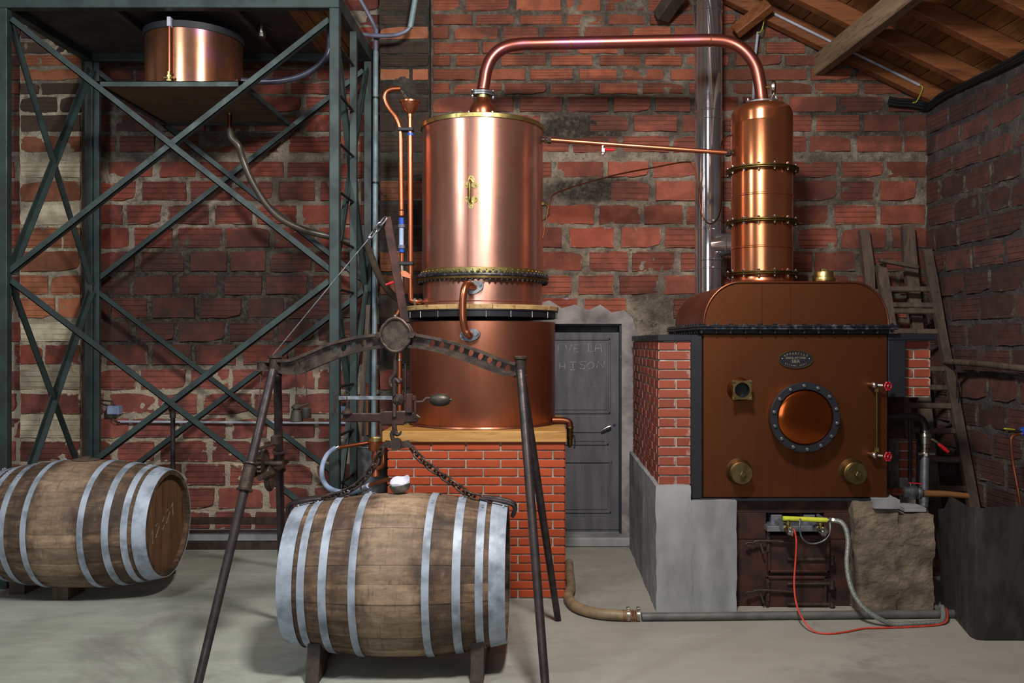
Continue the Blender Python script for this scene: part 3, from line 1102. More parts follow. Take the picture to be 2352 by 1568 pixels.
struct(mb.build('trim_2', M['plaster'], smooth=0, origin=(1, YW, 0)))
mb = MB().box((PX(1195, 7.05), 6.98, 0), (PX(1452, 7.05), YD + .1, 0.075), .012)
struct(mb.build('trim_3', M['concrete'], smooth=0))


# ------------------------------------------------------------------ steel frame on the left
YF, YR = 5.82, 6.93
XL, XR = PX(8, YF), PX(769, YF)
fp = M['frame_paint']
fr = thing('steel_tower', 'tall grey green steel frame of angle iron with crossed braces standing over the left barrel', 'frame', ((XL + XR) / 2, (YF + YR) / 2, 0))
ZT = PZ(20, YF)


def angle(a, b, w, t, d1, d2, name='brace', mat=None):
    """L section from a to b: flanges along d1 and d2"""
    a, b = Vector(a), Vector(b)
    d = (b - a).normalized()
    d1 = (Vector(d1) - d * Vector(d1).dot(d)).normalized()
    d2 = (Vector(d2) - d * Vector(d2).dot(d)).normalized()
    mb = MB()
    for (u, v) in ((d1, d2), (d2, d1)):
        vs = []
        for p in (a, b):
            for (i, j) in ((0, 0), (w, 0), (w, t), (0, t)):
                vs.append(p + u * i + v * j)
        mb.add(vs, [(0, 1, 2, 3), (7, 6, 5, 4), (0, 4, 5, 1), (1, 5, 6, 2), (2, 6, 7, 3), (3, 7, 4, 0)])
    return mb.build(name, mat or fp, fr, smooth=0, weld=False)


MB().box((XL - .04, YF - .02, 0), (XL + .033, YF + .04, ZT), .004).build('post', fp, fr, smooth=0)
MB().box((XR - .033, YF - .02, 0), (XR + .033, YF + .04, ZT), .004).build('post', fp, fr, smooth=0)
MB().box((XL - .03, YR - .03, 0), (XL + .030, YR + .03, ZT), .004).box((XL + .030, YR - .01, 0), (XL + .075, YR + .03, ZT), .004).build('post', fp, fr, smooth=0)
MB().box((XR - .03, YR - .03, 0), (XR + .03, YR + .03, ZT), .004).build('post', fp, fr, smooth=0)
# top ring beams
for (a, b) in (((XL - .06, YF - .022, ZT), (XR + .033, YF + .045, ZT + .10)), ((XL - .06, YR - .03, ZT), (XR + .033, YR + .03, ZT + .10)),
               ((XL - .04, YF, ZT), (XL + .03, YR, ZT + .10)), ((XR - .03, YF, ZT), (XR + .033, YR, ZT + .10))):
    MB().box(a, b, .004).build('top_beam', fp, fr, smooth=0)
# low rails
MB().box((XL, YR - .025, .20), (XR, YR + .025, .25), .004).build('rail', M['iron'], fr, smooth=0)
MB().box((XL, YR - .03, .0), (XR, YR + .03, .06), .004).build('rail', M['iron'], fr, smooth=0)
# deck: steel sheet, joists, three boards
xs = PX(640, YF)
MB().box((XL, YF, ZT + .06), (xs, YR, ZT + .075)).build('deck_sheet', M['sheet_dark'], fr, smooth=0)
for px in (248, 532):
    X = PX(px, YF)
    MB().box((X - .02, YF + .03, ZT + .01), (X + .02, YR, ZT + .06), .003).build('joist', M['sheet_dark'], fr, smooth=0)
w = (XR - xs) / 3
for i in range(3):
    MB().box((xs + i * w + .004, YF, ZT + .055), (xs + (i + 1) * w - .004, YR, ZT + .08), .003).build('deck_board', M['wood_roof'], fr, smooth=0)
# braces: (level bottom, level top)
ZM, ZL = PZ(640, YF), 0.36
zt = ZT - .05
for (z0, z1) in ((ZM, zt), (ZL, ZM)):
    e = .03
    for Y, X0, X1, sgn in ((YF + .01, XL + .03, XR - .03, -1), (YR, XL + .03, XR - .03, -1)):
        angle((X0, Y, z1 - e), (X1, Y, z0 + e), .042, .006, (0, 0, 1), (0, 1, 0))
        angle((X0, Y + .012, z0 + e), (X1, Y + .012, z1 - e), .042, .006, (0, 0, 1), (0, 1, 0))
    for X in (XL, XR):
        angle((X, YF + .04, z1 - e), (X, YR - .03, z0 + e), .045, .006, (0, 0, 1), (1 if X < -2 else -1, 0, 0))
        angle((X + .012, YF + .04, z0 + e), (X + .012, YR - .03, z1 - e), .045, .006, (0, 0, 1), (1 if X < -2 else -1, 0, 0))
# ladder rungs between the right front post and an inner stile
YS = 6.26
MB().box((XR + .005, YS - .02, 0), (XR + .055, YS + .02, ZT), .003).build('ladder_stile', fp, fr, smooth=0)
for i in range(11):
    z = PZ(105, YF) - i * .3255
    if z < .1:
        break
    MB().cyl((XR + .03, YF, z), (XR + .03, YS, z), .0095, 10).build('ladder_rung', M['ladder_steel'], fr)
# shelf hung inside the frame
SH0, SH1 = 5.87, 6.90
SZ = PZ(186, SH0)
sx0, sx1 = PX(217, SH0), PX(560, SH0)
MB().box((sx0, SH0, SZ - .037), (sx1, SH0 + .006, SZ), .001).box((sx0, SH0, SZ - .006), (sx1, SH0 + .05, SZ), .001).build('shelf_angle', fp, fr, smooth=0)
for X in (sx0 + .02, sx1 - .02):
    MB().box((X - .02, SH0, SZ - .04), (X + .02, SH1 + .03, SZ - .002), .003).build('shelf_angle', fp, fr, smooth=0)
MB().box((sx0, SH1, SZ - .04), (sx1, SH1 + .03, SZ - .002), .003).build('shelf_angle', fp, fr, smooth=0)
nb = 5
for i in range(nb):
    a = SH0 + .05 + (SH1 - SH0 - .05) * i / nb
    b = SH0 + .05 + (SH1 - SH0 - .05) * (i + 1) / nb
    MB().box((sx0 + .04, a + .003, SZ - .024), (sx1 - .04, b - .003, SZ - .002), .002).build('shelf_board', M['wood_shelf'], fr, smooth=0)

# ------------------------------------------------------------------ copper vat on the shelf
vc = V(PX(447, 6.30), 6.30, SZ)
R = S(105, 6.30)
vat = thing('copper_vat', 'round open copper vat with a black rim on the high shelf of the steel frame', 'vat', vc)
H = PZ(83, 6.30) - SZ - .03
MB().lathe([(0, .004), (R - .006, .004), (R, .012), (R, H), (R - .004, H), (R - .004, .01), (0, .01)], vc, 72).build('body', M['copper_vat'], vat)
MB().lathe([(R + .001, H - .022), (R + .012, H - .022), (R + .012, H + .022), (R - .01, H + .022), (R - .01, H - .022), (R + .001, H - .022)], vc, 72).build('rim', M['rubber'], vat)
MB().ring(vc + V(0, 0, .012), R + .002, .005, n=72, m=6).build('foot_bead', M['copper_vat'], vat)
yv = vc.y - math.sqrt(max(0, R * R - (PX(393, 5.98) - vc.x) ** 2))
xg = PX(393, yv)
MB().tube([(xg, yv - .028, SZ + .06), (xg, yv - .028, SZ + H + .01)], .0075, 10).build('sight_tube', M['copper_tube'], vat)
MB().box((xg - .013, yv - .042, SZ + H - .03), (xg + .013, yv + .0, SZ + H + .035), .003).build('clip', M['conduit'], vat, smooth=0)
mb = MB().cyl((xg, yv + .02, SZ + .055), (xg, yv - .035, SZ + .055), .013, 14).cyl((xg, yv - .028, SZ + .005), (xg, yv - .028, SZ + .085), .013, 6)
mb.cyl((xg - .035, yv - .028, SZ + .045), (xg + .03, yv - .028, SZ + .045), .010, 10).box((xg - .012, yv - .05, SZ + .015), (xg + .02, yv - .038, SZ + .03), .003)
mb.build('valve', M['brass'], vat)

# nickel tap below the deck
tx = P(601, 55, 6.25)
tap = thing('drain_tap', 'nickel drain tap with a lever pointing down from the steel frame deck', 'tap', (tx.x, 6.25, PZ(86, 6.25)))
top = ZT + .055
MB().lathe([(0, top - tx.z), (.012, top - tx.z), (.012, .055), (.028, .05), (.028, .03), (.016, .028), (.02, 0), (.026, -.02), (.022, -.05), (.018, -.07)], tx, 20).build('body', M['nickel'], tap)
MB().lathe([(.0, -.068), (.027, -.068), (.027, -.095), (.019, -.1), (0, -.1)], tx, 14).build('nut', M['nickel'], tap)
MB().tube([tx + V(.015, -.01, -.02), tx + V(.05, -.03, -.025), tx + V(.09, -.04, -.06)], [.008, .008, .006], 8).build('lever', M['iron'], tap)

# grey hose from the deck down to the vat shelf
pts = [P(757, 100, 6.3), P(752, 125, 6.3), P(730, 152, 6.3), P(690, 175, 6.3), P(640, 186, 6.3), P(592, 187, 6.3), P(556, 185, 6.3)]
hz = pts[0].z
pts = [V(pts[0].x, 6.3, ZT + .05)] + pts
tag(MB().tube(interp(pts, 6), S(7, 6.3), 12).build('grey_hose', M['hose_dark']), 'dark grey hose curving down from the frame deck to the copper vat', 'hose')

# drain below the shelf and its long brown hose
d0 = P(528, 250, 6.62)
dr = thing('shelf_drain', 'copper drain spout pointing down under the wooden vat shelf', 'pipe', (d0.x, d0.y, PZ(300, 6.62)))
MB().lathe([(0, SZ - .024 - d0.z), (.024, SZ - .024 - d0.z), (.024, -.02), (.018, -.03), (.018, -.05)], d0, 16).build('nut', M['bronze'], dr)
MB().tube([d0 + V(0, 0, -.04), P(528, 275, 6.62), P(527, 302, 6.62)], .017, 12).build('spout', M['copper_dark'], dr)
pts = [P(527, 296, 6.62), P(532, 316, 6.62), P(548, 335, 6.63), P(560, 372, 6.66), P(585, 428, 6.68), P(630, 490, 6.70), P(690, 525, 6.74), P(757, 543, 6.8), P(800, 555, 6.82), P(838, 562, 6.80), P(853, 590, 6.72), P(870, 632, 6.6), P(893, 668, 6.45), P(914, 686, 6.3), P(928, 690, 6.18)]
tag(MB().tube(interp(pts, 6), S(8, 6.6), 12).build('brown_hose', M['hose_olive']), 'long brown hose hanging from the vat drain across the brick wall to the condenser pipes', 'hose')

# ------------------------------------------------------------------ pipes and electrics on the wall
def wallpipe(name, label, pts, r, mat, cat='pipe', n=10, k=6, smooth_pts=True):
    return tag(MB().tube(interp(pts, k) if smooth_pts else pts, r, n).build(name, mat), label, cat)


jb = P(258, 942, YW - .06)
box = thing('junction_box', 'blue grey electrical junction box on the brick wall behind the frame', 'electrical box', (jb.x, YW - .03, PZ(953, YW)))
MB().box((PX(244, 7.08), YW - .075, PZ(953, 7.08)), (PX(273, 7.08), YW + .0, PZ(932, 7.08)), .008).build('body', M['box_blue'], box, smooth=0)
MB().box((PX(247, 7.08), YW - .082, PZ(951, 7.08)), (PX(270, 7.08), YW - .074, PZ(934, 7.08)), .004).build('lid', M['box_blue'], box, smooth=0)
wallpipe('cable', 'black cable looping out of the top of the junction box', [P(222, 920, 7.10), P(245, 920, 7.09), P(258, 924, 7.09), P(262, 934, 7.09)], .006, M['cable_black'], 'cable')
wallpipe('cable', 'short black cable from the junction box down to the wall conduit', [P(260, 952, 7.09), P(261, 964, 7.09), P(270, 969, 7.09), P(276, 969, 7.095)], .006, M['cable_black'], 'cable')
tag(MB().tube([P(272, 968, 7.105), P(756, 971, 7.105), P(820, 971, 7.105)], .0105, 10).build('wall_conduit', M['conduit']), 'thin pale conduit running level along the brick wall behind the crossed braces', 'conduit')
sb = thing('switch_box', 'small blue switch box on the wall behind the barrel scale', 'electrical box', (PX(787, 7.08), YW - .03, PZ(952, YW)))
MB().box((PX(781, 7.08), YW - .07, PZ(953, 7.08)), (PX(793, 7.08), YW, PZ(933, 7.08)), .006).build('body', M['box_blue'], sb, smooth=0)
MB().cyl((PX(787, 7.08), YW - .03, PZ(933, 7.08)), (PX(787, 7.08), YW - .03, PZ(926, 7.08)), .012, 12).build('cable_gland', M['cable_black'], sb)

# steel pipe stub with an open elbow
pp = thing('steel_standpipe', 'steel standpipe with an open elbow rising behind the left barrel', 'pipe', (PX(397, 6.2), 6.2, 0))
Yp = 6.2
el = [P(397, 960, Yp), P(396, 944, Yp), P(392, 936, Yp - .02), P(387, 932, Yp - .06)]
MB().tube([(PX(398, Yp), Yp, 0), P(397, 960, Yp)], .016, 14).build('pipe', M['iron_leg'], pp)
MB().tube(interp(el, 5), .021, 14).build('elbow', M['iron_leg'], pp)
e0, e1 = P(386, 931.5, Yp - .05), P(380, 931, Yp - .13)
dd = (e1 - e0)
MB().lathe([(.021, 0), (.029, .004), (.029, dd.length), (.020, dd.length), (.019, .01), (0, .01)], e0, 20, dd).build('socket', M['zinc'], pp)

# tall galvanised pipe beside the frame with bent conduits on top
gp = thing('downpipe', 'tall pale galvanised pipe running down between the steel frame and the blackened pillar', 'pipe', (PX(862, 6.85), 6.85, PZ(1004, 6.0)))
MB().tube([P(863, 118, 6.85), P(862, 500, 6.85), P(858, 1004, 6.78)], S(6.2, 6.85), 14).build('pipe', M['pipe_galv'], gp)
MB().tube([P(864.5, 68, 6.85), P(863, 118, 6.85)], S(5.2, 6.85), 12).build('upper_pipe', M['pvc_grey'], gp)
for y in (225, 420):
    MB().cyl(P(863, y - 2, 6.85), P(863, y + 2, 6.85), S(7.5, 6.85), 14).build('clip', M['cable_black'], gp)
wallpipe('grey_conduit', 'grey conduit bending up to the left above the galvanised downpipe', [P(864.5, 70, 6.85), P(858, 55, 6.85), P(845, 30, 6.83), P(828, 0, 6.8), P(805, -45, 6.75)], S(4.6, 6.85), M['pvc_grey'], 'conduit')
wallpipe('grey_conduit', 'violet grey pipe sweeping from the frame top to a rising steel tube', [P(832, 79, 6.78), P(868, 82, 6.78), P(905, 81, 6.78), P(930, 73, 6.78), P(943, 62, 6.78)], S(5, 6.78), M['pvc_grey'], 'pipe')
tag(MB().tube([P(942, 64, 6.78), P(945, 48, 6.78), P(955, -10, 6.78), P(962, -50, 6.78)], S(6.5, 6.78), 14).build('rising_tube', M['pipe_galv']), 'steel tube rising out of the picture beside the blackened pillar', 'pipe')
# thin grey poles leaning behind the ladder
tag(MB().bar(P(846, 700, 6.75), V(PX(806, 6.5), 6.5, 0), .032, .012, (0, 1, 0), .002).build('wooden_stake', M['wood_old']), 'thin weathered stake leaning behind the ladder of the steel frame', 'stake')


# ------------------------------------------------------------------ barrels
HL, RB, RH = 0.545, 0.41, 0.34


def br(x):
    return RB - (RB - RH) * (abs(x) / HL) ** 2


def make_barrel(name, label, c, rot=0.0):
    t = thing(name, label, 'barrel', c)
    t.rotation_euler = (rot, 0, 0)
    c = Vector(c)
    rd = random.Random(int(abs(c.x) * 100))
    n = 26
    a = rd.uniform(0, 1)
    ws = [rd.uniform(.8, 1.25) for _ in range(n)]
    tot = sum(ws)
    th = .028
    xs = [-HL + 2 * HL * i / 14 for i in range(15)]
    for i in range(n):
        da = 2 * PI * ws[i] / tot
        dr = rd.uniform(-.0016, .0016)
        mb = MB()
        vs, fs = [], []
        ks = (0.004, 0.33, 0.67, 0.996)
        for x in xs:
            for k in ks:
                aa = a + da * k
                r = br(x) + dr - (0.002 if k in (0.004, 0.996) else 0)
                vs.append(c + V(x, math.cos(aa) * r, math.sin(aa) * r))
            for k in (0.996, 0.004):
                aa = a + da * k
                vs.append(c + V(x, math.cos(aa) * (br(x) - th), math.sin(aa) * (br(x) - th)))
        m = 6
        for j in range(len(xs) - 1):
            for k in range(m):
                l = (k + 1) % m
                fs.append((j * m + k, j * m + l, (j + 1) * m + l, (j + 1) * m + k))
        fs.append(tuple(range(m)))
        fs.append(tuple((len(xs) - 1) * m + k for k in range(m)))
        mb.add(vs, fs).build('stave', M['barrel_wood'], t, smooth=30)
        a += da
    for (x0, x1) in ((.155, .191), (.297, .337), (.405, .443), (.468, .505), (.505, HL + .002)):
        for s in (-1, 1):
            pr = []
            for k in range(5):
                x = x0 + (x1 - x0) * k / 4
                pr.append((br(x) + .0055, x * s))
            pr += [(br(x1) + .001, x1 * s), (br(x0) + .001, x0 * s), pr[0]]
            mb = MB().lathe(pr, c, 72, (1, 0, 0))
            av = rd.uniform(.9, 2.0) if s < 0 else rd.uniform(1.2, 2.0)
            for q in (-.03, .03):
                p = c + V((x0 + x1) / 2 * s, -math.cos(av + q) * (br(x0) + .006), math.sin(av + q) * (br(x0) + .006))
                mb.sphere(p, .006, 8)
            mb.build('hoop', M['hoop'], t, smooth=30)
    for s in (-1, 1):
        x = s * (HL - .045)
        rh = br(x) - th + .004
        nb = 6
        for k in range(nb):
            y0, y1 = -rh + 2 * rh * k / nb, -rh + 2 * rh * (k + 1) / nb
            poly = [(y, math.sqrt(max(0, rh * rh - y * y))) for y in [y0 + .001 + (y1 - y0 - .002) * q / 6 for q in range(7)]]
            pts = poly + [(y, -z) for y, z in poly[::-1]]
            pts = [p for i, p in enumerate(pts) if i == 0 or (abs(p[0] - pts[i - 1][0]) + abs(p[1] - pts[i - 1][1])) > 1e-5]
            vs = [c + V(x - .012, *p) for p in pts] + [c + V(x + .012, *p) for p in pts]
            m = len(pts)
            fs = [tuple(range(m)), tuple(range(2 * m - 1, m - 1, -1))] + [(q, (q + 1) % m, m + (q + 1) % m, m + q) for q in range(m)]
            MB().add(vs, fs).build('head_board', M['barrel_head'], t, smooth=0)
    return t


bl = make_barrel('oak_barrel', 'oak barrel with pale hoops lying at the left edge under the steel frame', (-3.0, 5.70, 0.464))
bf = make_barrel('oak_barrel', 'oak barrel slung from chains under the iron scale with a strainer on top', (-.735, 4.5, 0.455))
# bungs
MB().cyl(V(-3.0, 5.70, .464 + RB - .01), V(-3.0, 5.70, .464 + RB + .022), .03, 16).sphere(V(-3.0, 5.70, .464 + RB + .004), .075, 14, (1.2, .8, .12)).build('bung', M['wood_old'], bl)
# chalk number on the left barrel's head
hx = -3.0 + HL - .045 + .0135
num = [('1', -.19, -.10, .04, .09), ('2', -.13, -.07, .06, .09), ('3', -.05, -.04, .06, .09), ('2', .03, -.01, .06, .09), ('1', .11, .02, .04, .09)]
strokes(num, .0022, M['chalk_wood'], bl, 'chalk_number', lambda a, b: V(hx, 5.70 + a, .464 + b))

# wedges under the left barrel
for i, X in enumerate((-3.09, -3.44)):
    Y0, Y1 = (5.56, 5.76) if i == 0 else (5.68, 5.92)
    bz = .464 - br(X + 3.0)
    n = 6
    ys = [Y0 + (Y1 - Y0) * k / n for k in range(n + 1)]
    prof = [(y, .464 - math.sqrt((br(X + 3.0)) ** 2 - (y - 5.70) ** 2)) for y in ys]
    poly = [(Y0, 0), (Y1, 0)] + prof[::-1]
    tag(MB().prism(poly, .10, (X, 0, 0), (0, 1, 0), (0, 0, 1)).build('barrel_chock', M['wood_old'], smooth=0),
        ['small wooden wedge under the belly of the left barrel', 'wooden wedge under the left barrel near the front post of the frame'][i], 'chock')
# saddles under the front barrel
for i, X in enumerate((-1.12, -.325)):
    rr = br(X + .735) + .004
    Y0, Y1 = 4.24, 4.76
    n = 10
    prof = []
    for k in range(n + 1):
        y = Y0 + (Y1 - Y0) * k / n
        z = .455 - math.sqrt(rr * rr - (y - 4.5) ** 2)
        prof.append((y, z))
    poly = [(Y0 - .05, 0), (Y0 + .10, 0), (Y0 + .16, .045), (Y1 - .16, .045), (Y1 - .10, 0), (Y1 + .05, 0)] + prof[::-1]
    tag(MB().prism(poly, .062, (X, 0, 0), (0, 1, 0), (0, 0, 1)).build('barrel_saddle', M['wood_dark'], smooth=0),
        ['dark curved wooden saddle under the left end of the front barrel', 'dark curved wooden saddle under the right end of the front barrel'][i], 'saddle')

# ------------------------------------------------------------------ iron barrel scale (tripod stand and lifting beam)
YB = 4.5
iron, legm = M['iron'], M['iron_leg']
scb = thing('barrel_scale', 'old cast iron scale stand with arched beam and four legs over the front barrel', 'scale', (-.74, YB, 0))
hubL, hubR = P(632, 840, YB), P(1196, 842, YB)
feet = {('L', -1): V(-1.563, 3.85, 0), ('L', 1): V(-1.545, 5.15, 0), ('R', -1): V(.015, 3.85, 0), ('R', 1): V(.082, 5.15, 0)}
for (side, sg), f in feet.items():
    h = hubL if side == 'L' else hubR
    a = h + V(0, sg * .035, -.02)
    mid = a.lerp(f, .35)
    MB().tube([a, mid, f], [.0215, .0225, .0195], 14).build('leg', legm, scb)
for h in (hubL, hubR):
    MB().lathe([(0, -.055), (.036, -.055), (.036, -.045), (.029, -.04), (.029, .035), (.036, .042), (.036, .052), (.02, .056), (0, .056)], h, 20).build('hub', iron, scb)
up = [(640, 828), (672, 826), (712, 810), (760, 790), (820, 775), (884, 768), (940, 768), (985, 774), (1040, 787), (1100, 806), (1150, 826), (1184, 836)]
lowe = [(642, 853), (675, 857), (700, 852), (745, 832), (800, 812), (850, 800), (890, 795), (935, 795), (975, 799), (1030, 812), (1080, 830), (1130, 850), (1160, 859), (1186, 858)]
U = interp([P(a, b, YB) for a, b in up], 4)
Lo = interp([P(a, b, YB) for a, b in lowe], 4)
flange = MB()
for line in (U, Lo):
    for i in range(len(line) - 1):
        pass
    n = len(line)
    vs, fs = [], []
    for p in line:
        i = line.index(p)
        tt = (line[min(i + 1, n - 1)] - line[max(i - 1, 0)]).normalized()
        nn = V(-tt.z, 0, tt.x)
        for (a, b) in ((-.0075, -.030), (.0075, -.030), (.0075, .030), (-.0075, .030)):
            vs.append(p + nn * a + V(0, b, 0))
    for i in range(n - 1):
        for k in range(4):
            l = (k + 1) % 4
            fs.append((i * 4 + k, i * 4 + l, (i + 1) * 4 + l, (i + 1) * 4 + k))
    fs += [(0, 1, 2, 3), tuple((n - 1) * 4 + k for k in (3, 2, 1, 0))]
    flange.add(vs, fs)
flange.build('beam_flange', iron, scb, smooth=40)
poly = [(p.x, p.z) for p in U] + [(p.x, p.z) for p in Lo[::-1]]
holes = []
for (x, y) in ((770, 804), (790, 799), (812, 793), (836, 788), (993, 789), (1015, 793), (1038, 798), (1060, 803), (1082, 810), (1104, 818), (1125, 826), (1146, 836), (1166, 845)):
    q = P(x, y, YB)
    holes.append([(q.x + .0135 * math.cos(2 * PI * k / 14) + .004 * math.sin(2 * PI * k / 14), q.z + .0175 * math.sin(2 * PI * k / 14)) for k in range(14)][::-1])
MB().prism(poly, .012, (0, YB, 0), (1, 0, 0), (0, 0, 1), holes).build('beam_web', iron, scb, smooth=0)
mc = P(911, 769, YB)


def quatre(r, sq=1.0):
    out = []
    for k in range(48):
        a = 2 * PI * k / 48
        rr = r * (1 + .07 * abs(math.cos(2 * a)) ** .8)
        out.append((rr * math.cos(a) * .93 * sq, rr * math.sin(a) * 1.04))
    return out


q0 = [(mc.x + a, mc.z + b) for a, b in quatre(.080)]
MB().prism(q0, .068, (0, YB, 0), (1, 0, 0), (0, 0, 1)).build('medallion', iron, scb, smooth=0)
q1 = [V(mc.x + a, YB - .036, mc.z + b) for a, b in quatre(.077)]
MB().tube(q1, .009, 8, True).tube([p + V(0, .072, 0) for p in q1], .009, 8, True).build('medallion_rim', iron, scb)
for sx in (-1, 1):
    MB().cyl(mc + V(sx * .085, .03, 0), mc + V(sx * .085, -.052, 0), .017, 6).build('bolt', iron, scb)
# hoisting lever with shackle, wire and end pulley
la, lb = P(888, 498, YB + .03), P(931, 742, YB + .03)
MB().bar(la, lb, .044, .012, (0, 1, 0), .003).build('lever', M['iron_rust'], scb, smooth=0)
pa, pb = P(886, 500, YB), P(850, 545, YB)


def chain_links(a, b, n, parent, mat, wire=.0042, lw=.016, sag=0.0, name='link', pts=None):
    ps = interp(pts, 10) if pts else [Vector(a), Vector(b)]
    cum = [0]
    for i in range(1, len(ps)):
        cum.append(cum[-1] + (ps[i] - ps[i - 1]).length)

    def at(s):
        s = max(0, min(cum[-1], s))
        for i in range(1, len(ps)):
            if s <= cum[i]:
                t = (s - cum[i - 1]) / max(1e-9, cum[i] - cum[i - 1])
                return ps[i - 1].lerp(ps[i], t)
        return ps[-1]
    step = cum[-1] / n
    for i in range(n):
        c0, c1 = at(step * i - wire * .8), at(step * (i + 1) + wire * .8)
        if i == 0:
            c0 = ps[0]
        if i == n - 1:
            c1 = ps[-1]
        d = (c1 - c0)
        L2 = d.length / 2 + wire
        x, y, dz = frame(d, (0, 1, 0))
        side = (x + y).normalized() if i % 2 else (x - y).normalized()
        m = (c0 + c1) / 2
        pth = []
        for k in range(16):
            aa = 2 * PI * k / 16
            ca, sa = math.cos(aa), math.sin(aa)
            h = L2 - lw
            pth.append(m + dz * (ca * lw + (h if ca > 0 else -h)) + side * (sa * lw))
        MB().tube(pth, wire, 7, True).build(name, mat, parent)


chain_links(pa, pb, 3, scb, M['zinc'], .0045, .014)
knot = P(849, 546, YB)
MB().sphere(knot, .012, 10).build('wire_knot', M['zinc'], scb)
pul = P(604, 841, YB)
MB().tube([knot, P(613, 832, YB)], .0032, 6).build('wire', M['zinc'], scb)
MB().tube([P(601, 850, YB), P(592, 960, YB - .1), P(588, 1075, YB - .16)], .0032, 6).build('wire', M['iron'], scb)
for y_ in (831, 851):
    MB().box((PX(592, YB), YB - .03, PZ(y_ + 2, YB)), (PX(622, YB), YB + .03, PZ(y_ - 2, YB)), .002).build('pulley_bracket', iron, scb, smooth=0)
MB().cyl(P(604, 841, YB) + V(0, 0, -.018), P(604, 841, YB) + V(0, 0, .018), .03, 20).build('pulley', iron, scb)
# winch between the left legs
def legpt(side, sg, t):
    h = hubL if side == 'L' else hubR
    return (h + V(0, sg * .035, -.02)).lerp(feet[(side, sg)], t)


c0, c1 = legpt('L', -1, .30), legpt('L', -1, .385)
dd = c1 - c0
MB().lathe([(.02, 0), (.037, 0), (.039, .008), (.031, .012), (.031, dd.length - .012), (.039, dd.length - .008), (.037, dd.length), (.02, dd.length)], c0, 20, dd).build('collar', iron, scb)
r0, r1 = legpt('L', 1, .295), legpt('L', 1, .37)
dd2 = r1 - r0
MB().lathe([(.02, 0), (.034, 0), (.036, .008), (.029, .012), (.029, dd2.length - .012), (.036, dd2.length - .008), (.034, dd2.length), (.02, dd2.length)], r0, 20, dd2).build('collar', iron, scb)
for dx in (-.03, .05):
    a = (c0 + c1) / 2 + V(dx, .025, -.01)
    b = (r0 + r1) / 2 + V(dx, -.02, .0)
    MB().tube([a, a.lerp(b, .4) + V(0, 0, -.012), b], [.015, .019, .013], 8).build('winch_arm', iron, scb)
g = ((c0 + c1) / 2).lerp((r0 + r1) / 2, .42) + V(.008, 0, .03)
teeth = []
for k in range(44):
    a = 2 * PI * k / 44
    rr = .078 if k % 2 else .068
    teeth.append((rr * math.cos(a), rr * math.sin(a)))
MB().prism(teeth, .022, g, (0, 1, 0), (0, 0, 1)).build('gear', iron, scb, smooth=0)
MB().cyl(g + V(-.03, 0, 0), g + V(.10, 0, 0), .014, 14).build('axle', iron, scb)
MB().cyl(g + V(.02, 0, -.075), g + V(.05, 0, -.075), .055, 22).ring(g + V(.035, 0, -.075), .058, .010, (1, 0, 0), 28, 8).build('drum', iron, scb)
MB().bar(g + V(.0, -.10, .085), g + V(.05, .07, .098), .018, .012, None, .002).box(g + V(.03, .02, .09), g + V(.068, .085, .14), .006).build('pawl', iron, scb)

# ------------------------------------------------------------------ steelyard hanging in the stand
sy = thing('steelyard', 'rusty iron steelyard with a graduated bar and barrel shaped counterweight hanging under the arched beam', 'scale', P(905, 975, YB))
rust = M['iron']
MB().tube(interp([P(911, 806, YB), P(908, 830, YB), P(907, 858, YB), P(897, 872, YB), P(898, 884, YB), P(906, 888, YB), P(911, 881, YB)], 5), [.013] * 3 + [.012] * 28, 10).build('hanger_hook', rust, sy)
MB().tube(interp([P(921, 868, YB - .012), P(917, 878, YB - .012), P(908, 870, YB - .012), P(905, 880, YB - .012), P(908, 895, YB - .012)], 4), [.005] + [.010] * 16, 8).build('shackle_hook', rust, sy)
MB().box((PX(903, YB), YB - .022, PZ(958, YB)), (PX(912, YB), YB - .006, PZ(880, YB)), .004).build('shackle', rust, sy, smooth=0)
# body: I-shaped tail and deep middle
b0 = [(788, 952), (792, 950), (872, 951), (880, 948), (930, 946), (952, 951), (963, 958), (956, 967), (930, 968), (926, 973), (878, 973), (872, 966), (793, 966), (788, 964)]
MB().prism([(PX(a, YB), PZ(b, YB)) for a, b in b0], .018, (0, YB, 0), (1, 0, 0), (0, 0, 1)).build('lever_body', M['iron_rust'], sy, smooth=0)
rim = MB()
rim.tube([P(790, 951, YB), P(872, 951, YB), P(880, 947, YB), P(930, 946, YB), P(952, 950, YB), P(963, 958, YB), P(955, 968, YB)], .0075, 6)
rim.tube([P(790, 966, YB), P(871, 966, YB), P(879, 973, YB), P(927, 973, YB), P(932, 968, YB), P(955, 968, YB)], .0075, 6)
rim.build('lever_rim', rust, sy)
MB().box((PX(778, YB), YB - .004, PZ(918, YB)), (PX(907, YB), YB + .004, PZ(909, YB)), .0015).build('graduated_bar', M['zinc'], sy, smooth=0)
wc = P(915, 917, YB)
mb = MB()
for (r, h) in ((.030, .022), (.022, .028), (.012, .036)):
    mb.lathe([(0, h), (r - .003, h), (r, h - .003), (r, -h)], wc, 22, (0, -1, 0))
mb.build('pivot_disc', rust, sy)
MB().box((PX(933, YB), YB - .022, PZ(948, YB)), (PX(948, YB), YB + .022, PZ(904, YB)), .004).box((PX(928, YB), YB - .016, PZ(920, YB)), (PX(955, YB), YB + .016, PZ(908, YB)), .003).box((PX(951, YB), YB - .012, PZ(962, YB)), (PX(957, YB), YB + .012, PZ(910, YB)), .002).build('pivot_block', M['iron_rust'], sy, smooth=0)
MB().tube([P(956, 923, YB), P(972, 922, YB), P(979, 914, YB), P(990, 914, YB)], .007, 8).build('crank', rust, sy)
wcc = P(1011, 918, YB)
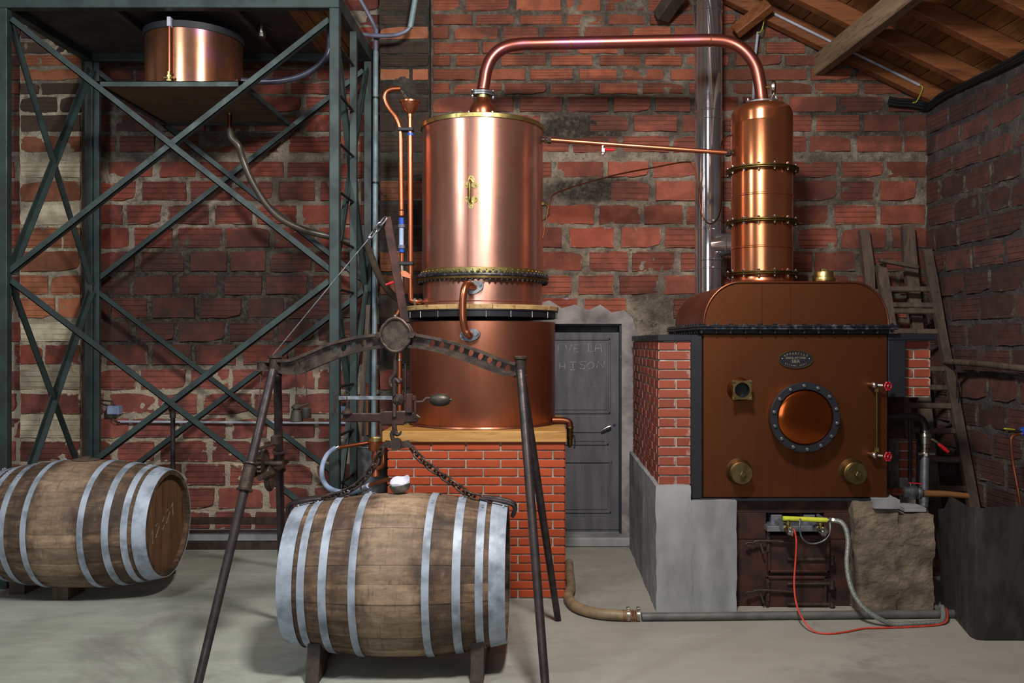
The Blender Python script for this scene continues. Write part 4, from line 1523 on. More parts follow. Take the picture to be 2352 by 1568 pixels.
MB().lathe([(0, -.052), (.016, -.052), (.026, -.043), (.033, -.02), (.034, 0), (.033, .018), (.025, .042), (.017, .05), (.008, .051), (.006, .06), (0, .06)], wcc, 26, (1, 0, 0)).build('counterweight', M['weight_iron'], sy)
for (x, y0, y1) in ((769, 902, 955), (797, 900, 950)):
    mb = MB().ring(P(x, y0 + 2, YB), .010, .003, (0, 1, 0), 16, 6)
    mb.tube([P(x, y0 + 6, YB), P(x + 1, (y0 + y1) / 2, YB), P(x, y1 - 6, YB)], [.004, .007, .004], 8)
    if x < 780:
        mb.tube(interp([P(x - 5, y1 - 10, YB), P(x - 4, y1, YB), P(x, y1 - 4, YB), P(x + 4, y1, YB), P(x + 5, y1 - 10, YB)], 4), .003, 6)
    else:
        mb.lathe([(0, .03), (.008, .028), (.03, .006), (.03, 0), (0, 0)], P(x, y1, YB), 16)
    mb.build('poise', rust, sy)
# lower hook
MB().tube(interp([P(905, 973, YB), P(906, 985, YB), P(908, 995, YB), P(916, 997, YB), P(922, 990, YB)], 4), [.013] * 9 + [.012, .011, .010, .009, .008, .007, .005, .004], 8).build('load_hook', rust, sy)

# ------------------------------------------------------------------ yoke, chains and barrel clamps
yk = thing('barrel_sling', 'iron yoke with two chains and clamp hooks gripping the ends of the front barrel', 'lifting gear', P(910, 1033, YB))
MB().tube(interp([P(912, 993, YB), P(904, 990, YB), P(900, 998, YB), P(903, 1010, YB)], 4), .011, 10).build('yoke_hook', M['iron'], yk)
hexa = [P(910 + 13 * math.cos(a), 1020 + 14 * math.sin(a), YB) for a in [PI / 7 * k for k in range(14)]]
MB().prism([(p.x, p.z) for p in hexa], .05, (0, YB, 0), (1, 0, 0), (0, 0, 1)).build('yoke_plate', M['iron'], yk, smooth=0)
for sg in (-1, 1):
    arm = [(912 + sg * 8, 1014), (912 + sg * 26, 1011), (912 + sg * 40, 1028), (912 + sg * 22, 1027), (912 + sg * 8, 1030)]
    MB().prism([(PX(a, YB), PZ(b, YB)) for a, b in arm][::(-sg)], .022, (0, YB, 0), (1, 0, 0), (0, 0, 1)).build('yoke_arm', M['iron'], yk, smooth=0)


def topz(X):
    return .455 + br(max(-HL, min(HL, X + .735)))


def resting(px, lift=.016):
    X = PX(px, YB)
    return V(X, YB, topz(X) + lift)


lp = [P(878, 1026, YB), P(866, 1058, YB), P(846, 1088, YB), P(822, 1112, YB), resting(796, .03), resting(765), resting(736)]
chain_links(None, None, 12, yk, M['iron'], .0062, .0165, name='chain_link', pts=lp)
rp = [P(945, 1026, YB), P(953, 1040, YB), P(980, 1066, YB), P(1012, 1090, YB), P(1045, 1112, YB), resting(1075, .024), resting(1106)]
chain_links(None, None, 10, yk, M['iron'], .0062, .0165, name='chain_link', pts=rp)
for sg, px0 in ((-1, 740), (1, 1102)):
    xe = -.735 + sg * (HL + .026)
    a = resting(px0, .014)
    e = V(xe, YB, topz(xe) + .012)
    for dy in (-.03, .03):
        MB().tube(interp([a + V(0, dy * .5, .002), a.lerp(e, .5) + V(0, dy, .012), e + V(0, dy, .006), e + V(sg * .012, dy, -.03), e + V(-sg * .002, dy * .8, -.058)], 5), .0105, 8).build('clamp_hook', M['iron_leg'], yk)

# weights hung on wire hooks from the beam
for i, (x, yt, y0, y1, r0_, r1_, lab) in enumerate(((681, 836, 928, 968, .022, .032, 'bell shaped iron weight hanging leftmost from the arched scale beam'), (704, 830, 935, 960, .021, .023, 'small dark cylindrical weight hanging right of its bell shaped neighbour'))):
    w = thing('hanging_weight', lab, 'weight', P(x, y1, YB), 'weights hung on the scale beam')
    Yw = YB - .03
    hp = P(x, 0, Yw)
    MB().tube(interp([P(x + 4, yt + 14, Yw), P(x + 3, yt - 2, Yw), P(x, yt + 2, Yw), P(x - 2, yt + 40, Yw), P(x, yt + 62, Yw)], 4), .0035, 6).build('wire_hook', M['iron'], w)
    MB().tube([P(x, yt + 60, Yw), P(x + 1, y0 - 4, Yw)], .002, 6).ring(P(x, y0 - 3, Yw), .006, .002, (0, 1, 0), 12, 5).build('wire_loop', M['iron'], w)
    h = S(y1 - y0, Yw)
    if i == 0:
        pr = [(0, 0), (r1_, 0), (r1_ + .002, .004), (r0_ + .003, h * .62), (r0_ - .002, h * .66), (r0_ - .002, h * .74), (r0_ + .004, h * .77), (r0_ + .004, h * .88), (.012, h), (0, h)]
    else:
        pr = [(0, 0), (r1_, 0), (r1_ + .002, .004), (r1_, h * .9), (r1_ - .006, h), (0, h)]
    MB().lathe(pr, P(x, y1, Yw), 24).build('body', M['weight_iron'], w)
    if i:
        MB().bar(P(x - 14, y0 - 3, Yw), P(x + 7, y0 - 8, Yw), .012, .008, None, .002).build('flap', M['weight_iron'], w, smooth=0)


# ------------------------------------------------------------------ tiled brick courses on a face
def tiles(parent, o, ux, n, width, z0, z1, mat, bw=.222, bh=.0557, joint=.010, proud=.004, depth=.02, first='full', seed=1, mesh_cache={}, alt=None):
    """bond of thin facing bricks; every brick is a part and shares mesh data by size"""
    o, ux, n = Vector(o), Vector(ux).normalized(), Vector(n).normalized()
    rows = max(1, round((z1 - z0) / bh))
    h = (z1 - z0) / rows
    rd = random.Random(seed)
    rz = math.atan2(ux.y, ux.x)
    for r in range(rows):
        zt = z1 - r * h
        x = 0.0
        cuts = []
        if alt:
            cuts = alt[r % len(alt)]
            spans = [(width * a, width * b) for a, b in cuts]
        else:
            spans = []
            x = -bw * (0.5 if r % 2 else 0.0) - bw * .72 * (first == 'shift')
            while x < width - .004:
                a, b = max(0, x), min(width, x + bw - joint)
                if b - a > .012:
                    spans.append((a, b))
                x += bw
        for a, b in spans:
            w = b - a
            key = (mat, round(w, 3), round(h, 4), joint)
            if key not in mesh_cache:
                me = MB().box((-w / 2, -depth / 2, -(h - joint) / 2), (w / 2, depth / 2, (h - joint) / 2), .003).mesh('brick', smooth=0)
                me.materials.append(M[mat])
                mesh_cache[key] = me
            c = o + ux * ((a + b) / 2) + V(0, 0, zt - h / 2 + .0) + n * (proud - depth / 2 + rd.uniform(-.0012, .0012))
            place(mesh_cache[key], 'brick', None, parent, c, (rd.uniform(-.006, .006), rd.uniform(-.003, .003), rz))


# ------------------------------------------------------------------ brick pier of the condenser
YP0 = 5.565
px0, px1 = PX(890, YP0), PX(1297, YP0)
PT = PZ(1016, YP0 - .03)
pier = thing('brick_pier', 'square pier of orange facing bricks under the copper condenser', 'pier', ((px0 + px1) / 2, 6.1, 0))
YP1 = 6.72
MB().box((px0 + .006, YP0 + .006, 0), (px1 - .006, YP1 - .006, PT), .0).build('core', M['grout'], pier, smooth=0)
tiles(pier, (px0, YP0, 0), (1, 0, 0), (0, -1, 0), px1 - px0, .012, PT, 'tile_pier', first='shift', seed=2)
tiles(pier, (px1, YP0, 0), (0, 1, 0), (1, 0, 0), YP1 - YP0, .012, PT, 'tile_pier', seed=3)
# wooden slab
SLT = PZ(990, YP0 - .03)
slab = MB().box((px0 - .03, YP0 - .03, PT), (px1 + .012, YP1 + .02, SLT), .006)
tag(slab.build('wooden_slab', M['wood_slab'], smooth=0), 'thick yellow oak slab lying on the orange brick pier', 'slab')

# ------------------------------------------------------------------ copper condenser
CXc, CYc = PX(1109, 6.13), 6.13
cond = thing('copper_condenser', 'tall pinkish copper condenser of two stacked drums on the orange brick pier', 'still', (CXc, CYc, SLT))
cc = V(CXc, CYc, 0)
N = 96
R1, R2 = .508, .4235
ZB = PZ(726, 5.63)
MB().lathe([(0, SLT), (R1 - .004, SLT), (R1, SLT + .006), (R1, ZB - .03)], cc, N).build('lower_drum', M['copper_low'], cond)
MB().lathe([(R1 + .002, SLT), (R1 + .010, SLT + .004), (R1 + .006, SLT + .014), (R1, SLT + .016)], cc, N).build('foot_bead', M['copper_low'], cond)
MB().lathe([(R1, ZB - .006), (R1 + .012, ZB), (R1 + .014, ZB + .036), (R1 + .022, ZB + .040), (R1 + .022, ZB + .048), (R1 - .02, ZB + .048)], cc, N).build('black_band', M['black_paint'], cond)
for k in range(20):
    a = 2 * PI * k / 20 + .11
    p = cc + V(math.sin(a) * (R1 + .017), -math.cos(a) * (R1 + .017), ZB + .01)
    MB().cyl(p + V(0, 0, -.014), p + V(0, 0, .026), .003, 6).build('band_stud', M['nickel'], cond)
Z2 = PZ(698, 5.61)
# wooden ring of felloes
nf = 22
for k in range(nf):
    a0 = 2 * PI * k / nf + .05
    a1 = a0 + 2 * PI / nf - .006
    mb = MB()
    vs, fs = [], []
    m = 5
    for i in range(m + 1):
        a = a0 + (a1 - a0) * i / m
        for (r, z) in ((R2 + .004, ZB + .048), (R1 + .024, ZB + .048), (R1 + .026, Z2 - .004), (R1 + .022, Z2), (R2 + .004, Z2)):
            vs.append(cc + V(math.cos(a) * r, math.sin(a) * r, z))
    for i in range(m):
        for q in range(5):
            w = (q + 1) % 5
            fs.append((i * 5 + q, i * 5 + w, (i + 1) * 5 + w, (i + 1) * 5 + q))
    fs += [tuple(range(5)), tuple(m * 5 + q for q in range(4, -1, -1))]
    mb.add(vs, fs).build('ring_segment', M['wood_ring'], cond, smooth=20)
ZF = PZ(634, 5.68)
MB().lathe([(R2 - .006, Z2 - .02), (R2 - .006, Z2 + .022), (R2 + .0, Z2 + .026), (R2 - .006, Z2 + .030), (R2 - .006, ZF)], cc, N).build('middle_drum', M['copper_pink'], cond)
RFl = .462
MB().lathe([(R2 - .01, ZF - .014), (RFl - .006, ZF - .014), (RFl, ZF - .010), (RFl, ZF + .004), (R2, ZF + .004)], cc, N).build('lower_flange', M['brass_dark'], cond)
MB().lathe([(R2 - .01, ZF + .006), (RFl, ZF + .006), (RFl + .003, ZF + .012), (RFl, ZF + .022), (R2, ZF + .024)], cc, N).build('upper_flange', M['black_worn'], cond)
MB().lathe([(R2, ZF + .022), (R2 + .008, ZF + .026), (R2 + .009, ZF + .062), (R2, ZF + .066)], cc, N).build('brass_band', M['brass'], cond)
bolt = MB().cyl((0, 0, -.032), (0, 0, .034), .0055, 7).cyl((0, 0, .022), (0, 0, .032), .0105, 6).cyl((0, 0, -.024), (0, 0, -.014), .0105, 6).mesh('bolt')
bolt.materials.append(M['black_worn'])
for k in range(72):
    a = 2 * PI * k / 72
    place(bolt, 'bolt', None, cond, cc + V(math.cos(a) * (RFl - .013), math.sin(a) * (RFl - .013), ZF + .004))
rv = MB().sphere((0, 0, 0), .0055, 8).mesh('rivet')
rv.materials.append(M['brass'])
for k in range(60):
    a = 2 * PI * k / 60 + .02
    place(rv, 'rivet', None, cond, cc + V(math.cos(a) * (R2 + .009), math.sin(a) * (R2 + .009), ZF + .048))
ZL0 = PZ(268, 5.71)
ZL1 = PZ(257.5, 5.71)
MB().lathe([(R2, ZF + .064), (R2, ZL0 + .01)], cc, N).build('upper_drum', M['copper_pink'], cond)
MB().tube([cc + V(-.07, -R2 - .0002, ZF + .07), cc + V(-.07, -R2 - .0002, ZL0)], .002, 5).build('seam', M['copper_low'], cond)
MB().lathe([(R2, ZL0), (R2 + .010, ZL0), (R2 + .011, ZL1 - .004), (R2 + .007, ZL1), (R2 - .02, ZL1 + .002), (0, ZL1 + .012)], cc, N).build('lid', M['brass'], cond)
for px in (1077, 1131):
    q = V(PX(px, 5.75), 5.75, ZL1)
    MB().cyl(q, q + V(0, 0, .016), .008, 6).build('lid_bolt', M['nickel'], cond)
# neck bulb and its flange
nk = V(CXc + .0, CYc, 0)
zn = PZ(216, 6.13)
MB().lathe([(.091, ZL1), (.093, ZL1 + .10), (.0925, zn - .118), (.088, zn - .098), (.078, zn - .078), (.062, zn - .060), (.049, zn - .050), (.043, zn - .042), (.041, zn - .02)], nk, 40).build('neck', M['copper_tube'], cond)
MB().lathe([(.039, zn - .035), (.044, zn - .03), (.044, zn - .012), (.039, zn - .01)], nk, 30).build('neck_collar', M['brass'], cond)


def lozenge(c, axis, ux, a, b, t, n=24):
    """two-eared flange plate"""
    x = Vector(ux).normalized()
    y = Vector(axis).normalized().cross(x)
    pl = []
    for k in range(n * 2):
        th = PI * k / n
        r = b + (a - b) * abs(math.cos(th)) ** 4
        pl.append((r * math.cos(th), r * math.sin(th)))
    return MB().prism(pl, t, c, x, y)


for dz in (-.004, .012):
    lozenge(nk + V(0, 0, zn + dz), (0, 0, 1), (1, .25, 0), .082, .056, .012).build('neck_flange', M['zinc'], cond, smooth=20)
for s in (-1, 1):
    p = nk + V(s * .071, s * .018, zn)
    MB().cyl(p + V(0, 0, -.03), p + V(0, 0, .03), .006, 8).cyl(p + V(0, 0, .018), p + V(0, 0, .028), .011, 6).cyl(p + V(0, 0, -.022), p + V(0, 0, -.012), .011, 6).build('neck_bolt', M['zinc'], cond)
# brass handle on the upper drum
hx = PX(1083, 5.72)
hy = CYc - math.sqrt(R2 ** 2 - (hx - CXc) ** 2)
nrm = V(hx - CXc, hy - CYc, 0).normalized()
uxh = V(-nrm.y, nrm.x, 0)
if uxh.x < 0:
    uxh = -uxh
hb = V(hx, hy, 0)
for py in (421, 463):
    zc = PZ(py, 5.72)
    sg = 1 if py < 440 else -1
    pl = []
    for k in range(36):
        th = 2 * PI * k / 36
        r = .021 + .026 * max(0, math.cos(3 * (th - PI / 2 * sg)) * .5 + .5) ** .7
        pl.append((r * math.cos(th) * 1.02, r * math.sin(th) * 1.05))
    MB().prism(pl, .006, hb + nrm * .003 + V(0, 0, zc), uxh, (0, 0, 1)).build('handle_plate', M['brass'], cond, smooth=20)
    mb = MB()
    for k in range(3):
        th = PI / 2 * sg + 2 * PI * k / 3
        mb.sphere(hb + nrm * .007 + uxh * (.036 * math.cos(th)) + V(0, 0, zc + .036 * math.sin(th)), .0045, 8)
    mb.build('handle_rivets', M['brass'], cond, kind='stuff')
zt_, zb_ = PZ(419, 5.72), PZ(464, 5.72)
MB().tube(interp([hb + V(0, 0, zt_), hb + nrm * .04 + V(0, 0, zt_ + .004), hb + nrm * .052 + V(0, 0, zt_ - .03), hb + nrm * .052 + V(0, 0, zb_ + .03), hb + nrm * .04 + V(0, 0, zb_ - .004), hb + V(0, 0, zb_)], 5), .0095, 10).build('handle', M['brass'], cond)
# ring handle on the right side
MB().ring(cc + V(R2 - .018, -.02, PZ(485, 6.1)), .06, .008, (0, 1, 0), 24, 8).box((CXc + R2 - .01, CYc - .08, PZ(470, 6.1) - .012), (CXc + R2 + .01, CYc - .04, PZ(470, 6.1) + .012), .003).build('side_ring', M['brass_dark'], cond)
# copper transfer bow between the drums
p0, p1 = P(1090, 661, 5.72), P(1081, 769, 5.62)
y0 = CYc - math.sqrt(R2 ** 2 - (p0.x - CXc) ** 2)
y1 = CYc - math.sqrt(R1 ** 2 - (p1.x - CXc) ** 2)
f0, f1 = V(p0.x, y0, p0.z), V(p1.x, y1, p1.z)
path = [f0 + V(-.0, -.02, 0), P(1082, 656, y0 - .08), P(1071, 655, y0 - .13), P(1065, 672, y0 - .155), P(1063, 705, y0 - .16), P(1064, 735, y0 - .16), P(1069, 757, y0 - .15), P(1076, 768, y1 - .06), f1 + V(0, -.012, 0)]
MB().tube(interp(path, 6), .0245, 16).build('transfer_bow', M['copper_tube'], cond)
for c, tilt in ((f0, .35), (f1, .15)):
    n2 = V(c.x - CXc, c.y - CYc, 0).normalized()
    u2 = V(-n2.y, n2.x, 0) if -n2.y > 0 else V(n2.y, -n2.x, 0)
    u2 = (u2 + V(0, 0, tilt)).normalized()
    MB().cyl(c + V(0, .02, 0), c - V(0, .03, 0), .03, 18).build('bow_stub', M['copper_tube'], cond)
    for k in (.02, .034):
        lozenge(c + n2 * k, n2, u2, .066, .041, .011).build('bow_flange', M['zinc'], cond, smooth=20)
    for s in (-1, 1):
        q = c + u2 * (.052 * s)
        MB().cyl(q + n2 * .01, q + n2 * .055, .0075, 6).build('bow_bolt', M['zinc'], cond)
# outlet on the lower right with a tap
o0 = P(1272, 965, 6.0)
MB().tube(interp([V(CXc + R1 - .02, 6.0, o0.z), P(1284, 965, 6.0), P(1297, 966, 6.0), P(1307, 970, 6.0), P(1309, 980, 6.0)], 5), .0235, 14).build('outlet_elbow', M['copper_dark'], cond)
t0 = P(1309, 979, 6.0)
MB().lathe([(.025, .0), (.027, -.01), (.022, -.02), (.021, -.06), (.024, -.062), (.022, -.085), (.018, -.09), (.018, -.12), (.014, -.135), (.008, -.145), (0, -.145)], t0, 16).build('outlet_tap', M['brass_dark'], cond)
MB().tube([P(1314, 998, 5.97), P(1319, 1000, 5.95), P(1320, 1005, 5.95)], .005, 8).build('tap_stem', M['chrome'], cond)
MB().tube([P(1320, 1006, 5.95), P(1321, 1016, 5.95), P(1319, 1030, 5.95)], .0045, 8).build('tap_strap', M['rubber'], cond)

# ------------------------------------------------------------------ boiler with its column
YB0 = 5.38
bx0, bx1 = PX(1614, YB0), PX(2039, YB0)
bz0, bz1 = PZ(1143, YB0), PZ(766, YB0)
YB1 = 6.60
boil = thing('copper_boiler', 'square copper boiler with domed hood, round manhole and tall column in a brick furnace', 'still', ((bx0 + bx1) / 2, 6.0, bz0))
MB().box((bx0, YB0, bz0), (bx1, YB1, bz1), .006).build('body', M['copper_boiler'], boil, smooth=0)
FZ = PZ(752, 5.33)
MB().box((bx0 - .005, YB0 - .012, bz1), (bx1 + .005, YB1 + .02, FZ - .012), .003).build('neck_band', M['black_paint'], boil, smooth=0)
fx0, fx1 = PX(1602, 5.32), PX(2064, 5.32)
MB().box((fx0, 5.32, FZ - .014), (fx1, YB1 + .06, FZ), .003).build('lower_flange', M['black_worn'], boil, smooth=0)
MB().box((fx0, 5.32, FZ + .002), (fx1, YB1 + .06, FZ + .016), .003).build('hood_flange', M['black_worn'], boil, smooth=0)
fb = MB().cyl((0, 0, -.034), (0, 0, .026), .007, 7).cyl((0, 0, .014), (0, 0, .024), .013, 6).cyl((0, 0, -.026), (0, 0, -.016), .013, 6).mesh('flange_bolt')
fb.materials.append(M['black_worn'])
nb = 14
for i in range(nb):
    place(fb, 'flange_bolt', None, boil, V(fx0 + .03 + (fx1 - fx0 - .06) * i / (nb - 1), 5.345, FZ))
for i in range(1, 14):
    y = 5.345 + (YB1 + .03 - 5.345) * i / 13
    for X in (fx0 + .02, fx1 - .02):
        place(fb, 'flange_bolt', None, boil, V(X, y, FZ))
# hood: rounded vault
DZ = PZ(648, 5.40)
hx0, hx1 = PX(1617, 5.40), PX(2041, 5.40)
rx, rz_ = .225, DZ - FZ - .02


def hood_profile(inset=0.0):
    out = [(hx0 + inset, FZ + .016)]
    for k in range(13):
        a = PI - PI / 2 * k / 12
        out.append((hx0 + inset + rx + (rx) * math.cos(a), DZ - inset - rz_ + rz_ * math.sin(a)))
    for k in range(13):
        a = PI / 2 - PI / 2 * k / 12
        out.append((hx1 - inset - rx + rx * math.cos(a), DZ - inset - rz_ + rz_ * math.sin(a)))
    out.append((hx1 - inset, FZ + .016))
    return out


pr = hood_profile()
m = len(pr)
vs = [V(x, Y, z) for Y in (5.40, YB1) for x, z in pr]
fs = [(i, i + 1, m + i + 1, m + i) for i in range(m - 1)]
MB().add(vs, fs).build('hood_shell', M['copper_dome'], boil, smooth=40)
MB().add([V(x, 5.405, z) for x, z in pr], [tuple(range(m))]).build('hood_front', M['copper_boiler'], boil, smooth=0)
MB().add([V(x, YB1 - .002, z) for x, z in pr], [tuple(range(m))[::-1]]).build('hood_back', M['copper_boiler'], boil, smooth=0)
MB().tube([V(x, 5.402, z) for x, z in pr], .007, 8).build('hood_rim', M['copper_dark'], boil)
rr = random.Random(8)
for px in (1750, 1815):
    MB().tube([P(px, 652, 5.40), P(px, 742, 5.40)], .0012, 4).build('hood_seam', M['copper_dark'], boil)
# front fittings
mh = P(1838, 955, YB0)
ro, ri = S(81, 5.28), S(65, 5.28)
MB().lathe([(ro - .012, 0), (ro - .012, .085)], mh, 72, (0, -1, 0)).build('manhole_neck', M['copper_boiler'], boil)
MB().lathe([(ri, .080), (ro - .004, .080), (ro, .086), (ro, .104), (ro - .004, .108), (ri, .108), (ri, .080)], mh, 72, (0, -1, 0)).build('manhole_ring', M['black_paint'], boil)
MB().lathe([(0, .114)] + [(ri * math.sin(PI / 2 * k / 10), .088 + .026 * math.cos(PI / 2 * k / 10)) for k in range(1, 11)], mh, 64, (0, -1, 0)).build('manhole_cover', M['copper_manhole'], boil)
mb_ = MB().cyl((0, .002, 0), (0, -.014, 0), .0105, 10, None, .003).mesh('manhole_bolt')
mb_.materials.append(M['zinc'])
for k in range(14):
    a = 2 * PI * (k + .5) / 14 + .05
    place(mb_, 'manhole_bolt', None, boil, mh + V(math.cos(a) * (ri + ro) / 2, -.108, math.sin(a) * (ri + ro) / 2))
# square flanged port
pt = P(1703, 895, YB0 - .07)
MB().lathe([(.075, 0), (.064, .02), (.058, .05), (.058, .08)], V(pt.x, YB0, pt.z), 32, (0, -1, 0)).build('port_neck', M['copper_boiler'], boil)
sq = []
for k in range(48):
    a = 2 * PI * k / 48
    r = .058 + .024 * max(0, abs(math.sin(2 * a))) ** 6
    sq.append((r * math.cos(a), r * math.sin(a)))
MB().prism(sq, .018, V(pt.x, YB0 - .085, pt.z), (1, 0, 0), (0, 0, 1), [[(.045 * math.cos(-2 * PI * k / 32), .045 * math.sin(-2 * PI * k / 32)) for k in range(32)]]).build('port_flange', M['bronze'], boil, smooth=20)
MB().lathe([(.045, .094), (.045, .01), (0, .01)], V(pt.x, YB0, pt.z), 32, (0, -1, 0)).build('port_bore', M['black_paint'], boil)
for sx in (-1, 1):
    for sz in (-1, 1):
        q = V(pt.x + sx * .053, YB0 - .092, pt.z + sz * .053)
        MB().cyl(q, q + V(0, -.012, 0), .009, 10, None, .002).build('port_bolt', M['bronze'], boil)
for px in (1701, 1963):
    q = P(px, 1085, YB0 - .05)
    q.y = YB0
    pl = MB().lathe([(.082, 0), (.072, .015), (.066, .03), (.066, .055), (.062, .06), (.058, .062), (.058, .078), (.066, .08), (.066, .092), (.062, .097), (0, .098)], q, 40, (0, -1, 0))
    pl.build('wash_plug', M['bronze'], boil)
    h = .0165
    rot = Matrix.Rotation(.5 if px < 1800 else .45, 3, 'Y')
    MB().box((q.x - h, YB0 - .128, q.z - h), (q.x + h, YB0 - .096, q.z + h), .004, rot).build('plug_square', M['bronze'], boil, smooth=0)
# oval plaque with raised lettering
pc = P(1827, 825, YB0)
ew, eh = S(39.5, YB0), S(20.5, YB0)
ell = [(ew * math.cos(2 * PI * k / 56), eh * math.sin(2 * PI * k / 56)) for k in range(56)]
plq = MB().prism(ell, .010, pc + V(0, -.003, 0), (1, 0, 0), (0, 0, 1)).build('maker_plaque', M['plate_black'], boil, smooth=0)
MB().tube([pc + V(a * .985, -.009, b * .97) for a, b in ell], .0028, 6, True).build('plaque_rim', M['bronze'], plq)
lt = MB()
def arc_text(body, hgt, fn):
    n = len(body)
    for i, ch in enumerate(body):
        if ch == ' ':
            continue
        x, z, a = fn(i / (n - 1))
        lt.text(ch, hgt, .003, pc + V(x, -.0085, z), (math.cos(a), 0, math.sin(a)), (-math.sin(a), 0, math.cos(a)))


arc_text('APPAREILS', .019, lambda t: ((t - .5) * .137, .036 - .9 * ((t - .5) * .137) ** 2 * 3.2, -(t - .5) * .8))
arc_text('ESTANG GERS', .0135, lambda t: ((t - .5) * .125, -.0395 + ((t - .5) * .125) ** 2 * 3.4, (t - .5) * .8))
lt.text('DISTILLATOIRES', .0172, .003, pc + V(0, -.0085, .009), (1, 0, 0), (0, 0, 1))
lt.text('SIER', .029, .003, pc + V(-.001, -.0085, -.013), (1, 0, 0), (0, 0, 1))
lt.build('raised_lettering', M['lettering'], plq, smooth=0)
for s in (-1, 1):
    MB().sphere(pc + V(s * .083, -.009, .004), .0035, 8).build('plaque_pin', M['zinc'], plq)
# gauge glass at the right edge
gx = PX(2014, YB0 - .06)
gz0, gz1 = PZ(1045, 5.32), PZ(884, 5.32)
for z in (gz0, gz1):
    MB().cyl((gx - .03, YB0 + .01, z), (gx - .02, YB0 - .06, z), .013, 12).sphere((gx - .015, YB0 - .06, z), .022, 12).cyl((gx - .015, YB0 - .06, z), (gx + .03, YB0 - .075, z - .002), .010, 10).build('gauge_cock', M['nickel'], boil)
    wc = V(gx + .058, YB0 - .085, z - .006)
    ax = V(.35, -.9, 0).normalized()
    mb = MB().ring(wc, .024, .0055, ax, 24, 8)
    x_, y_, _ = frame(ax)
    for k in range(6):
        d = x_ * math.cos(2 * PI * k / 6) + y_ * math.sin(2 * PI * k / 6)
        mb.tube([wc, wc + d * .024], .004, 6)
        mb.sphere(wc + d * .026, .0065, 8)
    mb.sphere(wc, .009, 8)
    mb.build('handwheel', M['red_paint'], boil)
    MB().cyl(wc + ax * .004, wc + ax * .016, .005, 8).build('wheel_nut', M['nickel'], boil)
MB().cyl((gx, YB0 - .06, gz0 + .02), (gx, YB0 - .06, gz0 + .045), .015, 6).build('gland_nut', M['brass'], boil)
MB().cyl((gx, YB0 - .06, gz1 - .045), (gx, YB0 - .06, gz1 - .02), .012, 6).build('gland_nut', M['brass'], boil)
MB().tube([(gx, YB0 - .06, gz0 + .03), (gx, YB0 - .06, gz1 - .03)], .0075, 10).build('gauge_glass', M['brass_dark'], boil)

# column
KX, KY = PX(1750, 6.0), 6.0
kc = V(KX, KY, 0)
RK = .2075
zf = [PZ(380, 5.79), PZ(503, 5.79), PZ(625, 5.79)]
ztop = PZ(238, 5.95)
MB().lathe([(RK + .012, DZ - .01), (RK - .005, DZ + .02), (RK + .004, DZ + .04), (RK - .002, DZ + .055), (RK - .002, zf[2])], kc, 72).build('column_foot', M['copper_tube'], boil)
for a, b in ((zf[2], zf[1]), (zf[1], zf[0])):
    mz = (a + b) / 2
    MB().lathe([(RK, a), (RK, mz - .008), (RK + .004, mz - .004), (RK + .004, mz + .004), (RK, mz + .008), (RK, b)], kc, 80).build('column_section', M['copper_column'], boil)
sh = [(RK, zf[0]), (RK, ztop - .14), (RK + .002, ztop - .137), (RK - .001, ztop - .134), (RK, ztop - .075)]
for k in range(1, 9):
    a = PI / 2 * k / 8
    sh.append((RK - .075 + .075 * math.cos(a), ztop - .075 + .075 * math.sin(a)))
sh += [(.06, ztop + .006), (0, ztop + .006)]
MB().lathe(sh, kc, 80).build('column_head', M['copper_column'], boil)
cb = MB().cyl((0, 0, -.026), (0, 0, .026), .0055, 7).cyl((0, 0, .012), (0, 0, .022), .010, 6).cyl((0, 0, -.022), (0, 0, -.012), .010, 6).mesh('column_bolt')
cb.materials.append(M['nickel'])
for z in zf:
    for dz in (-.012, .001):
        MB().lathe([(RK - .005, z + dz), (RK + .036, z + dz), (RK + .040, z + dz + .004), (RK + .040, z + dz + .008), (RK + .036, z + dz + .011), (RK - .005, z + dz + .011)], kc, 72).build('column_flange', M['brass_dark'], boil)
    for k in range(14):
        a = 2 * PI * k / 14 - .11
        place(cb, 'column_bolt', None, boil, kc + V(math.cos(a) * (RK + .024), math.sin(a) * (RK + .024), z))
zc = ztop + .006
for dz in (.004, .018):
    lozenge(kc + V(.0, 0, zc + dz), (0, 0, 1), (1, -.3, 0), .105, .07, .012).build('head_flange', M['zinc'], boil, smooth=20)
for s in (-1, 1):
    q = kc + V(.09 * s, -.027 * s, zc)
    MB().cyl(q, q + V(0, 0, .05), .008, 8).cyl(q + V(0, 0, .026), q + V(0, 0, .038), .014, 6).build('head_bolt', M['zinc'], boil)
# brass filler cap on the hood
fc = V(PX(1892, 5.9), 5.9, DZ)
MB().lathe([(.068, -.01), (.064, .03), (.066, .045)], fc, 36).build('filler_neck', M['copper_tube'], boil)
MB().lathe([(0, .04), (.076, .04), (.078, .05), (.076, .062), (.064, .064), (.064, .10), (.060, .106), (.05, .108), (0, .108)], fc, 36).box(fc + V(-.02, -.02, .105), fc + V(.02, .02, .128), .004).build('filler_cap', M['brass'], boil)

